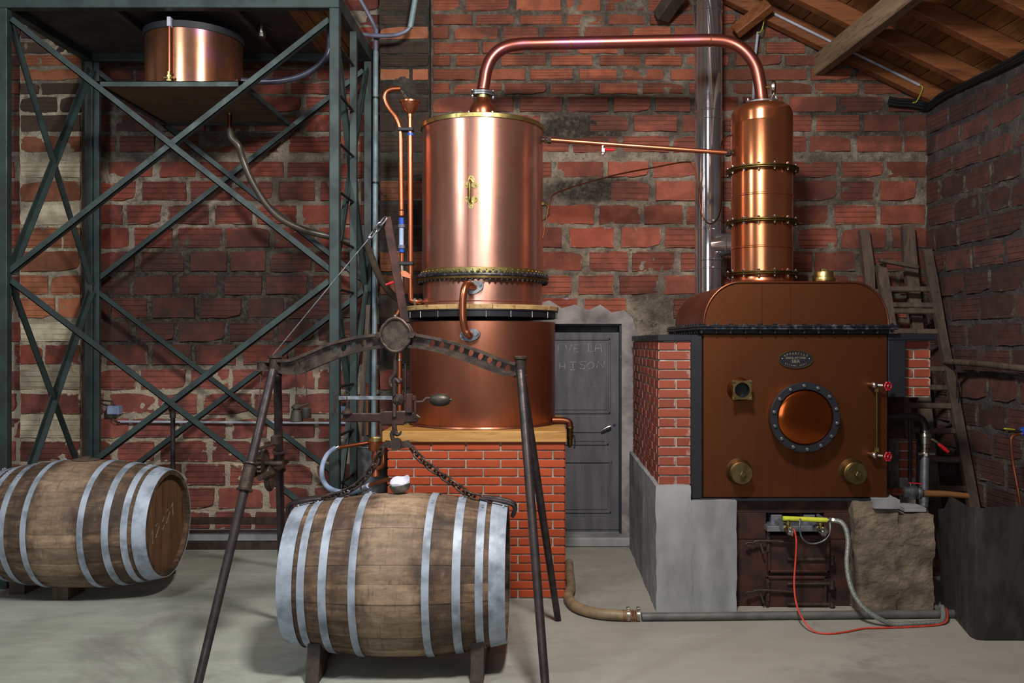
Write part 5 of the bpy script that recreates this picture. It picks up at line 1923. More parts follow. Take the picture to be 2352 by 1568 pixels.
# ------------------------------------------------------------------ swan neck, feed pipe, thin tube
zA = zn + .024
pts = [V(nk.x, CYc, zA), P(1112, 190, 6.13), P(1118, 158, 6.13), P(1131, 131, 6.13), P(1155, 111, 6.13), P(1190, 102, 6.12), P(1240, 100, 6.11), P(1400, 97, 6.08), P(1560, 94, 6.04), P(1640, 93, 6.02), P(1680, 99, 6.01), P(1712, 119, 6.0), P(1735, 151, 6.0), P(1745, 190, 6.0), V(KX, 6.0, zc + .03)]
sn = thing('swan_neck_pipe', 'fat copper swan neck pipe arching from the column over to the condenser lid', 'pipe', V(.4, 6.06, zc))
MB().tube(interp(pts, 8), [.0400] * 1 + [.0435] * 111 + [.046], 22).build('pipe', M['copper_pipe'], sn)
for a, b in ((P(1310, 98.5, 6.095), P(1313, 98.5, 6.095)), (P(1629, 93, 6.02), P(1632, 93, 6.02))):
    MB().cyl(a, b, .0455, 24).build('solder_ring', M['copper_tube'], sn)
g0 = P(1764, 200, 5.97)
MB().tube([P(1750, 200, 5.98), g0, P(1774, 200, 5.97)], .006, 8).build('gauge_stem', M['brass'], sn)
gc = P(1777, 200, 5.96)
MB().lathe([(0, -.012), (.042, -.012), (.046, -.008), (.046, .008), (.042, .012), (.038, .010), (0, .010)], gc, 32, (1, -.35, 0)).build('dial_gauge', M['nickel'], sn)
MB().tube([kc + V(.055, -.03, zc + .03), P(1778, 215, 5.95), P(1777, 208, 5.95)], .007, 8).build('gauge_siphon', M['nickel'], sn)

fa, fb_ = P(1262, 321, 6.08), P(1672, 351, 5.98)
fa0 = V(CXc + R2 * .98, 6.08, fa.z + .001)
fb0 = V(KX - RK * .98, 5.98, fb_.z - .002)
fp_ = thing('feed_pipe', 'straight thin copper pipe sloping from the condenser across to the column', 'pipe', (fa + fb_) / 2)
MB().tube([fa, fb_], S(5.6, 6.03), 16).build('pipe', M['copper_tube'], fp_)
for a, b in ((fa0, fa), (fb0, fb_)):
    d = (b - a)
    MB().cyl(a, b + d.normalized() * .01, .014, 12).cyl(a + d * .35, a + d * .6, .024, 6).cyl(a + d * .7, b + d.normalized() * .012, .027, 8).build('union', M['iron'], fp_)
v0 = fa.lerp(fb_, .303)
MB().cyl(v0 + V(0, 0, -.075), v0 + V(0, 0, -.01), .010, 10).box(v0 + V(-.014, -.016, -.066), v0 + V(.016, .012, -.03), .005).build('drain_cock', M['chrome'], fp_)
MB().tube([v0 + V(.012, -.015, -.042), v0 + V(.03, -.02, -.046), v0 + V(.076, -.022, -.048)], [.006, .009, .008], 8).build('cock_lever', M['plastic_red'], fp_)
pts = [V(CXc + R2 + .0, 6.05, PZ(548, 6.08)), P(1256, 500, 6.08), P(1264, 462, 6.1), P(1285, 440, 6.15), P(1400, 405, 6.3), P(1500, 385, 6.45), P(1575, 372, 6.55), P(1594, 382, 6.56), P(1603, 415, 6.56), P(1608, 470, 6.56), P(1616, 500, 6.55), P(1630, 514, 6.5), P(1645, 506, 6.4), P(1655, 480, 6.3), P(1656, 420, 6.2), P(1656, 345, 6.1), P(1660, 322, 6.05), P(1672, 312, 6.02), P(1682, 311, 6.0)]
tag(MB().tube(interp(pts, 6), .0052, 7).build('capillary_tube', M['copper_dark']), 'thin bent copper tube running from the condenser up past the steel flue to the column', 'tube')

# ------------------------------------------------------------------ stainless flue
FXc, FYc = PX(1627, 6.81), 6.81
RFu = S(31.5, 6.81)
flu = thing('steel_flue', 'polished stainless steel flue rising behind the boiler hood to the roof', 'chimney pipe', (FXc, FYc, 1.6))
fcn = V(FXc, FYc, 0)
ys = [800, 606, 516, 265, 18, -52]
for i in range(5):
    a, b = PZ(ys[i], FYc), PZ(ys[i + 1], FYc)
    MB().lathe([(RFu, a), (RFu, b - .035)], fcn, 56).build('flue_section', M['stainless'], flu)
    MB().lathe([(RFu, b - .045), (RFu + .004, b - .042), (RFu + .004, b - .034), (RFu + .001, b - .03), (RFu + .001, b + .02), (RFu + .005, b + .024), (RFu + .005, b + .032), (RFu, b + .036)], fcn, 56).build('flue_collar', M['stainless'], flu)
br0 = V(FXc, FYc, PZ(557, 6.6))
MB().lathe([(.088, RFu * .5), (.088, .17), (.092, .175), (.092, .185), (.088, .19), (.088, .55)], br0, 40, V(1, -.7, 0)).build('flue_branch', M['stainless'], flu)


# ------------------------------------------------------------------ brick furnace around the boiler
YG = 5.40
gx0, gx1 = PX(1514, YG), PX(1585, YG)
fz1, fz0 = PZ(783, YG), PZ(1114, YG)
furn = thing('brick_furnace', 'brick furnace with black angle iron edges and a grey rendered base around the copper boiler', 'furnace', ((gx0 + bx1) / 2, 6.0, 0))
YG1 = 6.95
MB().box((gx0 + .005, YG + .005, fz0), (bx0 - .01, YG1, fz1)).build('cheek_core', M['grout'], furn, smooth=0)
tiles(furn, (gx0, YG, 0), (1, 0, 0), (0, -1, 0), gx1 - gx0 + .004, fz0, fz1, 'tile_furnace', alt=[[(0, .52), (.56, 1)], [(0, 1)]], bh=.0585, seed=5)
tiles(furn, (gx0, YG1, 0), (0, -1, 0), (-1, 0, 0), YG1 - YG, fz0, fz1, 'tile_furnace', bh=.0585, bw=.225, seed=6)
# right cheek
rx0, rx1 = PX(2069, 5.46), PX(2137, 5.46)
rz1, rz0 = PZ(781, 5.46), PZ(912, 5.46)
MB().box((rx0, 5.465, rz0), (rx1 - .005, 6.6, rz1)).build('cheek_core', M['grout'], furn, smooth=0)
tiles(furn, (rx0, 5.46, 0), (1, 0, 0), (0, -1, 0), rx1 - rx0, rz0 + .004, rz1, 'tile_furnace', alt=[[(0, 1)], [(0, .40), (.46, 1)]], bh=.0600, seed=7)
# black iron edging
bk = M['black_paint']
MB().box((gx1, YG - .03, bz0 - .004), (bx0 - .004, YG + .01, PZ(768, YG)), .004).build('edge_iron', bk, furn, smooth=0)
MB().box((gx0 - .012, YG - .02, fz1), (bx0 - .004, YG + .02, PZ(768, YG)), .004).build('top_iron', bk, furn, smooth=0)
MB().box((gx0 - .014, YG + .021, fz1), (gx0 + .03, YG1, PZ(768, YG)), .004).build('top_iron', bk, furn, smooth=0)
MB().box((bx1 + .004, YG - .02, PZ(912, YG)), (rx0 - .002, YG + .02, PZ(781, 5.46) - .001), .004).build('edge_iron', bk, furn, smooth=0)
MB().box((bx1 + .004, YG - .02, PZ(781, 5.46)), (rx1 + .006, 5.50, PZ(766, YG)), .004).build('top_iron', bk, furn, smooth=0)
MB().box((gx0 + .02, YG + .05, fz1), (bx0 - .004, YG1, fz1 + .01)).build('top_plate', bk, furn, smooth=0)
MB().box((bx0 - .02, YB0 - .01, bz0 - .02), (bx1 + .01, 6.5, bz0 - .002), .003).build('bed_plate', bk, furn, smooth=0)
# rendered concrete base
YC = 5.31
cx0, cx1, cxm = PX(1507, YC), PX(1693, YC), PX(1588, YC)
zA_, zB_ = PZ(1116, YC), PZ(1151, YC)
rd = random.Random(12)


def rough_block(x0, x1, y0, y1, z0, z1, step=.05, amp=.012, seed=1.0, top=None, zs=1.0):
    """a block with knocked about faces"""
    mb = MB()
    nx, ny, nz_ = [max(1, round(abs(b - a) / step)) for a, b in ((x0, x1), (y0, y1), (z0, z1))]

    def pt(x, y, z):
        p = V(x, y, z)
        q = V(x, y, z * zs)
        d = V(nz(q, 4, seed), nz(q, 4, seed + 9), nz(q, 4, seed + 17)) + .7 * V(nz(q, 14, seed), nz(q, 14, seed + 9), nz(q, 14, seed + 17))
        d *= amp
        if z <= z0 + 1e-6:
            d.z = 0
        return p + d
    faces = []
    for j in range(nz_):
        for i in range(nx):
            a, b = x0 + (x1 - x0) * i / nx, x0 + (x1 - x0) * (i + 1) / nx
            c, d = z0 + (z1 - z0) * j / nz_, z0 + (z1 - z0) * (j + 1) / nz_
            faces += [[(a, y0, c), (b, y0, c), (b, y0, d), (a, y0, d)], [(b, y1, c), (a, y1, c), (a, y1, d), (b, y1, d)]]
        for i in range(ny):
            a, b = y0 + (y1 - y0) * i / ny, y0 + (y1 - y0) * (i + 1) / ny
            c, d = z0 + (z1 - z0) * j / nz_, z0 + (z1 - z0) * (j + 1) / nz_
            faces += [[(x0, b, c), (x0, a, c), (x0, a, d), (x0, b, d)], [(x1, a, c), (x1, b, c), (x1, b, d), (x1, a, d)]]
    for i in range(nx):
        for j in range(ny):
            a, b = x0 + (x1 - x0) * i / nx, x0 + (x1 - x0) * (i + 1) / nx
            c, d = y0 + (y1 - y0) * j / ny, y0 + (y1 - y0) * (j + 1) / ny
            faces += [[(a, c, z1), (b, c, z1), (b, d, z1), (a, d, z1)], [(a, c, z0), (a, d, z0), (b, d, z0), (b, c, z0)]]
    for f in faces:
        mb.add([pt(*v) for v in f], [(0, 1, 2, 3)])
    return mb


b1 = rough_block(cx0, cxm, YC, YG1 + .02, 0, zA_, .035, .006, 2.0)
b2 = rough_block(cxm - .02, cx1, YC + .004, 6.4, 0, zB_, .035, .006, 5.0)
b1.build('render_base', M['concrete'], furn, smooth=50)
b2.build('render_base', M['concrete'], furn, smooth=50)
# rubble pier on the right
sx0, sx1, sxm = PX(1966, YC), PX(2150, YC), PX(2066, YC)
rough_block(sx0, sxm, YC + .03, 6.4, 0, PZ(1152, YC), .022, .013, 31.0, zs=1.4).build('rubble_pier', M['stone'], furn, smooth=40)
rough_block(sxm - .01, sx1, YC + .03, 6.0, 0, PZ(1186, YC), .022, .012, 44.0, zs=1.4).build('rubble_pier', M['stone'], furn, smooth=40)
rough_block(PX(2010, YC), PX(2066, YC), YC + .0, YC + .16, PZ(1168, YC), PZ(1146, YC), .02, .006, 52.0).build('mortar_lump', M['concrete'], furn, smooth=40)
# back wall of the fire box in brick, seen beside the boiler
qx0, qx1 = PX(2067, 6.1), PX(2104, 6.1)
MB().box((qx0, 6.105, 0.1), (qx1, 6.5, PZ(1014, 6.1))).build('cheek_core', M['grout'], furn, smooth=0)
tiles(furn, (qx0, 6.1, 0), (1, 0, 0), (0, -1, 0), qx1 - qx0, PZ(1098, 6.1), PZ(1014, 6.1), 'tile_furnace', alt=[[(0, 1)]], bh=.064, seed=9)
MB().box((bx1 + .01, 6.30, .2), (qx1, 6.45, bz1)).build('shade_wall', M['iron_rust'], furn, smooth=0)

# ------------------------------------------------------------------ cast iron furnace front
YI = 5.43
ix0, ix1 = PX(1690, YI), PX(1968, YI)
iz1 = PZ(1146, YI)
ff = thing('furnace_front', 'dark cast iron furnace front with two latched fire doors below the gas burner', 'furnace front', ((ix0 + ix1) / 2, YI, 0))
rs = M['iron_rust']
ox0, ox1, oz0, oz1 = PX(1760, YI), PX(1893, YI), PZ(1222, YI), PZ(1178, YI)
mb = MB()
mb.box((ix0, YI, oz1), (ix1, YI + .03, iz1 - .0), .003)
mb.box((ix0, YI, PZ(1238, YI)), (ox0, YI + .03, oz1), .003)
mb.box((ox1, YI, PZ(1238, YI)), (ix1, YI + .03, oz1), .003)
mb.build('top_plate', rs, ff, smooth=0, kind=None)
MB().box((ix0, YI + .004, 0), (ix1, YI + .03, PZ(1239, YI)), .003).build('lower_plate', rs, ff, smooth=0)
MB().box((ox0 - .02, YI + .5, oz0 - .3), (ox1 + .02, YI + .52, oz1 + .02)).build('fire_chamber', M['black_paint'], ff, smooth=0)


def fire_door(px0, px1, py0, py1, nm):
    X0, X1, Z1, Z0 = PX(px0, YI), PX(px1, YI), PZ(py0, YI), PZ(py1, YI)
    d = MB().box((X0, YI - .022, Z0), (X1, YI + .006, Z1), .004)
    dd = d.build('fire_door', rs, ff, smooth=0)
    t = .018
    for a, b in (((X0, Z0), (X1, Z0 + t)), ((X0, Z1 - t), (X1, Z1)), ((X0, Z0), (X0 + t, Z1)), ((X1 - t, Z0), (X1, Z1))):
        MB().box((a[0], YI - .034, a[1]), (b[0], YI - .020, b[1]), .004).build('door_rim', rs, dd, smooth=0)
    return dd


d1 = fire_door(1761, 1902, 1226, 1312, 'a')
d2 = fire_door(1757, 1896, 1320, 1408, 'b')
for dd, ya, yb in ((d1, 1284, 1284), (d2, 1340, 1387)):
    for py in {ya, yb}:
        a, b = P(1808, py, YI - .03), P(1910, py, YI - .03)
        MB().tube([a, b], [.010, .012], 8).cyl(b + V(.0, -.01, -.03), b + V(0, -.01, .022), .015, 12).build('hinge_strap', M['iron'], dd)
for dd, py in ((d1, 1250), (d2, 1363)):
    pts = [P(1722, py + 3, YI - .045), P(1716, py + 4, YI - .045), P(1713, py, YI - .045), P(1718, py - 4, YI - .045), P(1730, py - 4, YI - .045), P(1738, py - 8, YI - .045), P(1770, py - 8, YI - .045), P(1822, py - 4, YI - .042)]
    MB().tube(interp(pts, 5), [.006] * 16 + [.008] * 20, 8).build('latch', M['iron'], dd)
    MB().bar(P(1746, py - 4, YI - .04), P(1754, py + 22, YI - .05), .014, .010, None, .003).build('latch_keep', M['iron'], dd, smooth=0)
    MB().bar(P(1765, py - 30, YI - .03), P(1764, py + 18, YI - .03), .022, .02, None, .006).build('door_post', M['iron'], dd, smooth=0)

# ------------------------------------------------------------------ gas burner in the opening
YQ = 5.36
gb = thing('gas_burner', 'twin gas burner with yellow manifold bar and two silver knobs in the furnace mouth', 'burner', P(1830, 1228, YQ))
MB().box((PX(1762, YQ), YQ, PZ(1221, YQ)), (PX(1880, YQ), YQ + .25, PZ(1208, YQ)), .003).build('tray', M['aluminium'], gb, smooth=0)
for px in (1783, 1858):
    MB().box((PX(px - 13, 5.45), 5.44, PZ(1210, 5.44)), (PX(px + 13, 5.45), 5.7, PZ(1182, 5.44)), .003).build('burner_block', M['aluminium'], gb, smooth=0)
    a, b = P(px + 3, 1196, 5.44), P(px + 21, 1213, 5.30)
    MB().tube([a, b], .022, 16).build('burner_tube', M['aluminium'], gb)
    c = P(px + 26, 1217, 5.26)
    MB().cyl(b, c, .013, 12).lathe([(.016, 0), (.02, .006), (.016, .012)], b.lerp(c, .3), 14, c - b).build('injector', M['brass'], gb)
    k = []
    for q in range(40):
        a_ = 2 * PI * q / 40
        r = .024 + .004 * math.cos(5 * a_)
        k.append((r * math.cos(a_), r * math.sin(a_)))
    kc_ = P(px + 33, 1220, 5.23)
    MB().cyl(c, kc_, .011, 10).prism(k, .022, kc_, (1, .25, 0), (0, 0, 1)).lathe([(.012, 0), (.012, .004), (.006, .004), (.005, .001), (0, .001)], kc_ + V(.003, -.012, 0), 16, (.25, -1, 0)).build('knob', M['chrome'], gb)
ma, mb2 = P(1798, 1190, 5.28), P(1900, 1194, 5.26)
MB().tube([ma, mb2], S(5.5, 5.27), 14).build('manifold', M['yellow_paint'], gb)
for px in (1810, 1884):
    MB().cyl(P(px, 1193, 5.27), P(px + 2, 1212, 5.27), .009, 10).cyl(P(px, 1199, 5.27), P(px + .5, 1204, 5.27), .014, 8).build('manifold_drop', M['brass'], gb)
MB().tube([mb2, P(1909, 1192, 5.25), P(1921, 1196, 5.24)], [.012, .011, .009], 10).cyl(P(1903, 1193, 5.255), P(1909, 1193, 5.255), .018, 6).cyl(P(1911, 1194, 5.25), P(1916, 1195, 5.245), .015, 6).build('union', M['nickel'], gb)
MB().tube([P(1878, 1183, 5.45), P(1886, 1188, 5.35), P(1892, 1192, 5.29)], [.012, .011, .010], 10).build('pilot_tube', M['aluminium'], gb)
pts = [P(1838, 1190, 5.25), P(1837, 1212, 5.24), P(1841, 1232, 5.24), P(1853, 1245, 5.24), P(1870, 1248, 5.24), P(1890, 1242, 5.24), P(1904, 1228, 5.24), P(1907, 1212, 5.24), P(1906, 1199, 5.25)]
MB().tube(interp(pts, 5), .0055, 8).build('loop_tube', M['zinc'], gb)
pts = [P(1918, 1195, 5.24), P(1932, 1199, 5.22), P(1943, 1215, 5.2), P(1948, 1245, 5.18), P(1945, 1290, 5.15), P(1950, 1330, 5.12), P(1962, 1365, 5.09), P(1985, 1396, 5.06), P(2015, 1418, 5.04)]
pe = [(2050, 1429), (2085, 1430), (2130, 1426), (2180, 1424)]
pts += [V(PX(x, 5.04), 5.04, .016) for x, y in pe[:2]] + [V(PX(2130, 5.06), 5.06, .016), V(2.325, 5.085, .022), V(2.372, 5.185, .068), V(2.40, 5.29, .022), V(2.425, 5.5, .016)]
tag(MB().tube(interp(pts, 6), .0145, 10).build('braided_hose', M['hose_braid']), 'grey braided gas hose falling from the yellow burner bar to the floor', 'hose')
pts = [P(1822, 1213, 5.23), P(1826, 1222, 5.215), P(1829, 1245, 5.21), P(1827, 1290, 5.2), P(1824, 1340, 5.16), P(1829, 1385, 5.08), P(1843, 1420, 5.0), V(PX(1868, 4.93), 4.93, .012), V(PX(1905, 4.90), 4.90, .007), V(PX(1950, 4.94), 4.94, .007), V(PX(1985, 4.99), 4.99, .007), V(PX(2025, 5.0), 5.0, .007), V(PX(2100, 5.02), 5.02, .007), V(2.33, 5.07, .012), V(2.395, 5.185, .058), V(2.412, 5.28, .010), V(2.405, 5.5, .007)]
tag(MB().tube(interp(pts, 6), .0052, 8).build('red_tube', M['tube_red']), 'thin orange red gas tube looping from the burner knob to the floor', 'tube')

# ------------------------------------------------------------------ pipes right of the boiler
dp = thing('drain_pipe', 'steel drain pipe with a red lever valve bending down right of the boiler', 'pipe', P(2124, 1172, 5.75))
Yd = 5.75
st = M['nickel']
f0 = V(bx1 + .03, Yd, PZ(956, Yd))
MB().cyl(f0, f0 + V(.03, 0, 0), .075, 28).build('pipe_flange', bk, dp)
for k in range(6):
    a = 2 * PI * k / 6
    MB().cyl(f0 + V(.025, .06 * math.cos(a), .06 * math.sin(a)), f0 + V(.045, .06 * math.cos(a), .06 * math.sin(a)), .008, 6).build('flange_bolt', M['zinc'], dp)
MB().tube(interp([f0, P(2080, 956, Yd), P(2100, 957, Yd), P(2115, 962, Yd), P(2123, 975, Yd), P(2124, 992, Yd)], 6), .0255, 16).build('upper_pipe', M['iron_leg'], dp)
vx, vz = PX(2124, Yd), PZ(1008, Yd)
MB().lathe([(.024, .06), (.028, .058), (.028, .04), (.040, .036), (.042, .02), (.038, .016), (.038, -.03), (.030, -.034), (.030, -.055), (.025, -.06), (.025, -.10)], V(vx, Yd, vz), 24).build('valve_body', st, dp)
MB().lathe([(.026, -.085), (.040, -.088), (.040, -.108), (.026, -.112)], V(vx, Yd, vz), 8).cyl(V(vx - .055, Yd - .02, vz - .10), V(vx + .055, Yd - .02, vz - .10), .014, 8).build('coupling', st, dp)
MB().tube([V(vx + .03, Yd - .03, vz + .005), V(vx + .06, Yd - .04, vz - .012), V(vx + .075, Yd - .04, vz - .03)], .008, 8).build('lever_arm', M['nickel'], dp)
MB().tube([V(vx + .072, Yd - .04, vz - .028), V(vx + .10, Yd - .042, vz - .05), V(vx + .135, Yd - .042, vz - .08)], [.010, .013, .011], 8).build('lever_grip', M['plastic_red'], dp)
MB().tube(interp([V(vx, Yd, vz - .10), P(2123, 1100, Yd), P(2122, 1150, Yd), P(2121, 1164, Yd), P(2117, 1172, Yd + .03), P(2112, 1174, Yd + .1)], 4), .0285, 16).build('lower_pipe', M['aluminium'], dp)
MB().cyl(P(2122, 1146, Yd), P(2122, 1152, Yd), .031, 16).build('elbow_collar', M['aluminium'], dp)
bv = thing('ball_valve', 'silver ball valve with a red lever on a rusty pipe low beside the boiler', 'valve', P(2085, 1146, 5.55))
Yv = 5.55
MB().tube([V(bx1 - .0, Yv, PZ(1128, Yv)), P(2080, 1129, Yv)], .025, 14).build('rusty_pipe', M['copper_dark'], bv)
a, b = P(2072, 1129, Yv), P(2118, 1131, Yv)
MB().lathe([(.024, 0), (.034, .004), (.034, .03), (.030, .034), (.044, .045), (.046, .075), (.038, .09), (.036, .095), (.042, .10), (.042, .115), (.03, .12), (.028, (b - a).length), (0, (b - a).length)], a, 22, b - a).build('valve_body', M['zinc'], bv)
MB().cyl(P(2092, 1122, Yv), P(2091, 1108, Yv), .008, 8).build('valve_stem', M['nickel'], bv)
MB().bar(P(2086, 1108, Yv - .01), P(2120, 1111, Yv - .05), .022, .006, (0, 0, 1), .002).build('valve_lever', M['red_paint'], bv, smooth=0)
tag(MB().tube([P(2119, 1133, Yv - .0), P(2170, 1134, Yv), P(2223, 1139, Yv)], [.022, .021, .019], 14).build('wooden_rod', M['wood_handle']), 'round wooden handle sticking out to the right of the silver ball valve', 'rod')
tag(MB().tube([P(2090, 965, 6.0), P(2091, 1020, 6.0), P(2090, 1110, 6.0)], .012, 10).build('thin_riser', M['iron_leg']), 'thin grey riser pipe behind the drain pipe of the boiler', 'pipe')
mb = rough_block(PX(2078, 5.4), PX(2128, 5.4), 5.40, 5.58, PZ(1186, YC) + .012, PZ(1186, YC) + .034, .05, .003, 3.0)
tag(mb.build('broken_tile', M['concrete'], smooth=30), 'flat grey broken tile lying on the rubble pier beside the furnace', 'tile')

# ------------------------------------------------------------------ floor pipe and hoses
tag(MB().tube([V(PX(1474, 5.14), 5.14, .026), V(PX(2230, 5.2), 5.2, .026)], .024, 16).build('floor_pipe', M['pipe_floor']), 'long grey pipe lying on the floor in front of the furnace', 'pipe')
bh = thing('beige_hose', 'beige hose curling from behind the brick pier to the grey floor pipe', 'hose', V(PX(1390, 5.2), 5.2, 0))
pts = [V(px1 + .05, 6.35, .036), V(px1 + .045, 6.05, .036), V(px1 + .045, 5.75, .034), V(PX(1306, 5.5), 5.5, .034), V(PX(1325, 5.3), 5.30, .034), V(PX(1365, 5.2), 5.19, .034), V(PX(1405, 5.15), 5.15, .034), V(PX(1450, 5.14), 5.14, .032)]
MB().tube(interp(pts, 6), .0315, 16).build('tube', M['hose_beige'], bh)
for k in range(9):
    x = PX(1432 + k * 4.2, 5.14)
    MB().ring((x, 5.14, .033), .031, .003, (1, 0, 0), 24, 6).build('rib', M['wood_handle'], bh)
for px in (1443, 1466):
    MB().cyl((PX(px, 5.14) - .008, 5.14, .034), (PX(px, 5.14) + .008, 5.14, .034), .0345, 20).box((PX(px, 5.14) - .01, 5.125, .066), (PX(px, 5.14) + .01, 5.155, .082), .003).build('clamp', M['nickel'], bh)

# ------------------------------------------------------------------ black sheet metal bin
YB2 = 4.80
binz = .735
p_ = [(V(2.475, 5.45, 0)), V(2.47, 5.36, 0), V(2.375, 4.86, 0), V(2.385, 4.815, 0), V(2.43, 4.80, 0), V(2.75, 4.80, 0), V(3.06, 4.80, 0), V(3.10, 4.82, 0), V(3.12, 4.86, 0), V(3.13, 5.36, 0), V(3.11, 5.42, 0), V(3.06, 5.45, 0)]
ring = []
nn = len(p_)
for i in range(nn):
    a, b = p_[i], p_[(i + 1) % nn]
    for k in range(4):
        ring.append(a.lerp(b, k / 4))
cen = V(2.77, 5.12, 0)
vs, fs = [], []
lv = [0, .2, .4, .6, 1.0]
nr = len(ring)
for side in (0, 1):
    for t in lv:
        for q in ring:
            d = (q - cen)
            d.z = 0
            left = max(0, (2.62 - q.x) / .25) if q.x < 2.62 else 0
            ztop_ = binz - .010 * math.sin(q.x * 9) - .21 * (q.y - YB2) + (.09 * max(0, min(1, (q.y - YB2) / .5)) if q.x < 2.47 else 0)
            w_ = .012 * nz(V(q.x, q.y, t), 3.0, 70)
            s_ = 1.0 + .035 * (t - .5) * (1 if q.x < 2.6 else 0) + w_
            p = cen + d * (s_ - side * .008)
            p.z = t * ztop_ if not side else max(.008, t * ztop_)
            vs.append(p)
nl = len(lv)
for side in (0, 1):
    o_ = side * nl * nr
    for i in range(nl - 1):
        for k in range(nr):
            l = (k + 1) % nr
            f = (o_ + i * nr + k, o_ + i * nr + l, o_ + (i + 1) * nr + l, o_ + (i + 1) * nr + k)
            fs.append(f if not side else f[::-1])
    fs.append(tuple(o_ + k for k in range(nr)))
for k in range(nr):
    l = (k + 1) % nr
    fs.append(((nl - 1) * nr + k, (nl - 1) * nr + l, nl * nr + (nl - 1) * nr + l, nl * nr + (nl - 1) * nr + k))
tag(MB().add(vs, fs).build('metal_bin', M['bin_sheet'], smooth=50), 'large black sheet metal bin with a wavy rim on the floor at the right edge', 'bin')

# ------------------------------------------------------------------ old ladders in the corner
wo = M['wood_old']


def plank_tube(pts, w, t, name, parent, up=(0, 1, 0)):
    mb = MB()
    pts = [Vector(p) for p in pts]
    vs, fs = [], []
    n = len(pts)
    for i, p in enumerate(pts):
        d = (pts[min(i + 1, n - 1)] - pts[max(i - 1, 0)]).normalized()
        x, y, _ = frame(d, up)
        ww, tt = w * (1 + .12 * math.sin(i * 2.1)), t
        for (a, b) in ((-1, -1), (1, -1), (1, 1), (-1, 1)):
            vs.append(p + x * a * ww / 2 + y * b * tt / 2)
    for i in range(n - 1):
        for k in range(4):
            l = (k + 1) % 4
            fs.append((i * 4 + k, i * 4 + l, (i + 1) * 4 + l, (i + 1) * 4 + k))
    fs += [(0, 1, 2, 3), tuple((n - 1) * 4 + k for k in (3, 2, 1, 0))]
    return mb.add(vs, fs).build(name, wo, parent, smooth=20)


la_ = thing('wooden_ladder', 'grey wooden ladder with two tall stiles leaning on the back wall in the corner', 'ladder', (2.75, 6.75, 0))
A0, A1 = P(1983, 528, 7.07), V(2.66, 6.62, 0)
B0, B1 = P(2084, 520, 7.07), V(3.0, 6.62, 0)
sA = [A0, A0.lerp(A1, .12) + V(.012, 0, 0), A0.lerp(A1, .24), A0.lerp(A1, .5), A1]
sB = [B0, B0.lerp(B1, .12) + V(-.008, 0, 0), B0.lerp(B1, .3), B0.lerp(B1, .6), B1]
plank_tube(sA, .075, .05, 'stile', la_)
plank_tube(sB, .095, .05, 'stile', la_)
for t in (.2, .36, .52, .68, .84):
    MB().bar(A0.lerp(A1, t) + V(0, -.02, 0), B0.lerp(B1, t) + V(0, -.02, 0), .03, .045, (0, 0, 1), .008).build('rung', wo, la_, smooth=0)
lb_ = thing('wooden_ladder', 'dark wooden ladder with its long right stile slanting to the floor before the right wall', 'ladder', (3.0, 6.4, 0))
C0, C1 = P(2128, 575, 6.93), V(3.12, 6.15, 0)
E0, E1 = P(2022, 608, 6.93), V(2.74, 6.15, 0)
plank_tube([C0, C0.lerp(C1, .1), C0.lerp(C1, .25), C0.lerp(C1, .5), C1], .07, .05, 'stile', lb_)
plank_tube([E0, E0.lerp(E1, .1), E0.lerp(E1, .25), E0.lerp(E1, .5), E1], .075, .05, 'stile', lb_)


def at_z(a, b, z):
    return a.lerp(b, (a.z - z) / (a.z - b.z))


for py in (661, 699, 713, 760, 845, 886, 926, 980, 1040, 1100):
    z = PZ(py, 6.75)
    MB().bar(at_z(E0, E1, z - .0), at_z(C0, C1, z - .006), .03, .042, (0, 0, 1), .008).build('rung', wo, lb_, smooth=0)
tag(MB().bar(P(2020, 597, 6.84), P(2109, 614, 6.84), .05, .03, (0, 0, 1), .006).build('loose_batten', wo, smooth=0), 'loose wooden batten wedged aslant across the top of the ladders', 'batten')

# pole on the right wall, copper tap pipe
pw = thing('wall_pole', 'long brown pole resting on an iron bracket along the right wall', 'pole', P(2260, 838, 6.2))
MB().tube([P(2172, 830, 6.60), P(2262, 836, 6.15), P(2360, 847, 5.70), P(2460, 858, 5.30)], .0235, 14).build('pole', wo, pw)
q = P(2196, 852, 6.46)
MB().box(q + V(-.012, -.01, -.01), q + V(.14, .01, .012), .002).tube([q + V(.004, 0, .0), q + V(.006, .0, -.20)], .006, 6).build('bracket', M['iron'], pw, smooth=0)
ct = thing('wall_tap', 'blue wall tap with a yellow lever and a copper tube hanging beside the bin', 'tap', P(2340, 1160, 5.6))
pts = [P(2352, 996, 5.62), P(2336, 997, 5.62), P(2326, 1002, 5.62), P(2322, 1016, 5.62), P(2326, 1060, 5.62), P(2335, 1110, 5.6), P(2344, 1165, 5.58), P(2350, 1230, 5.56)]
MB().tube(interp(pts, 5), .0095, 10).build('copper_tube', M['copper_tube'], ct)
MB().cyl(P(2346, 990, 5.62), P(2362, 990, 5.62), .028, 14).build('tap_body', M['plastic_blue'], ct)
MB().bar(P(2307, 984, 5.6), P(2330, 986, 5.61), .018, .008, (0, 0, 1), .002).build('tap_lever', M['yellow_paint'], ct, smooth=0)
MB().tube([P(2328, 986, 5.61), P(2348, 988, 5.62)], .009, 8).build('lever_shank', M['nickel'], ct)

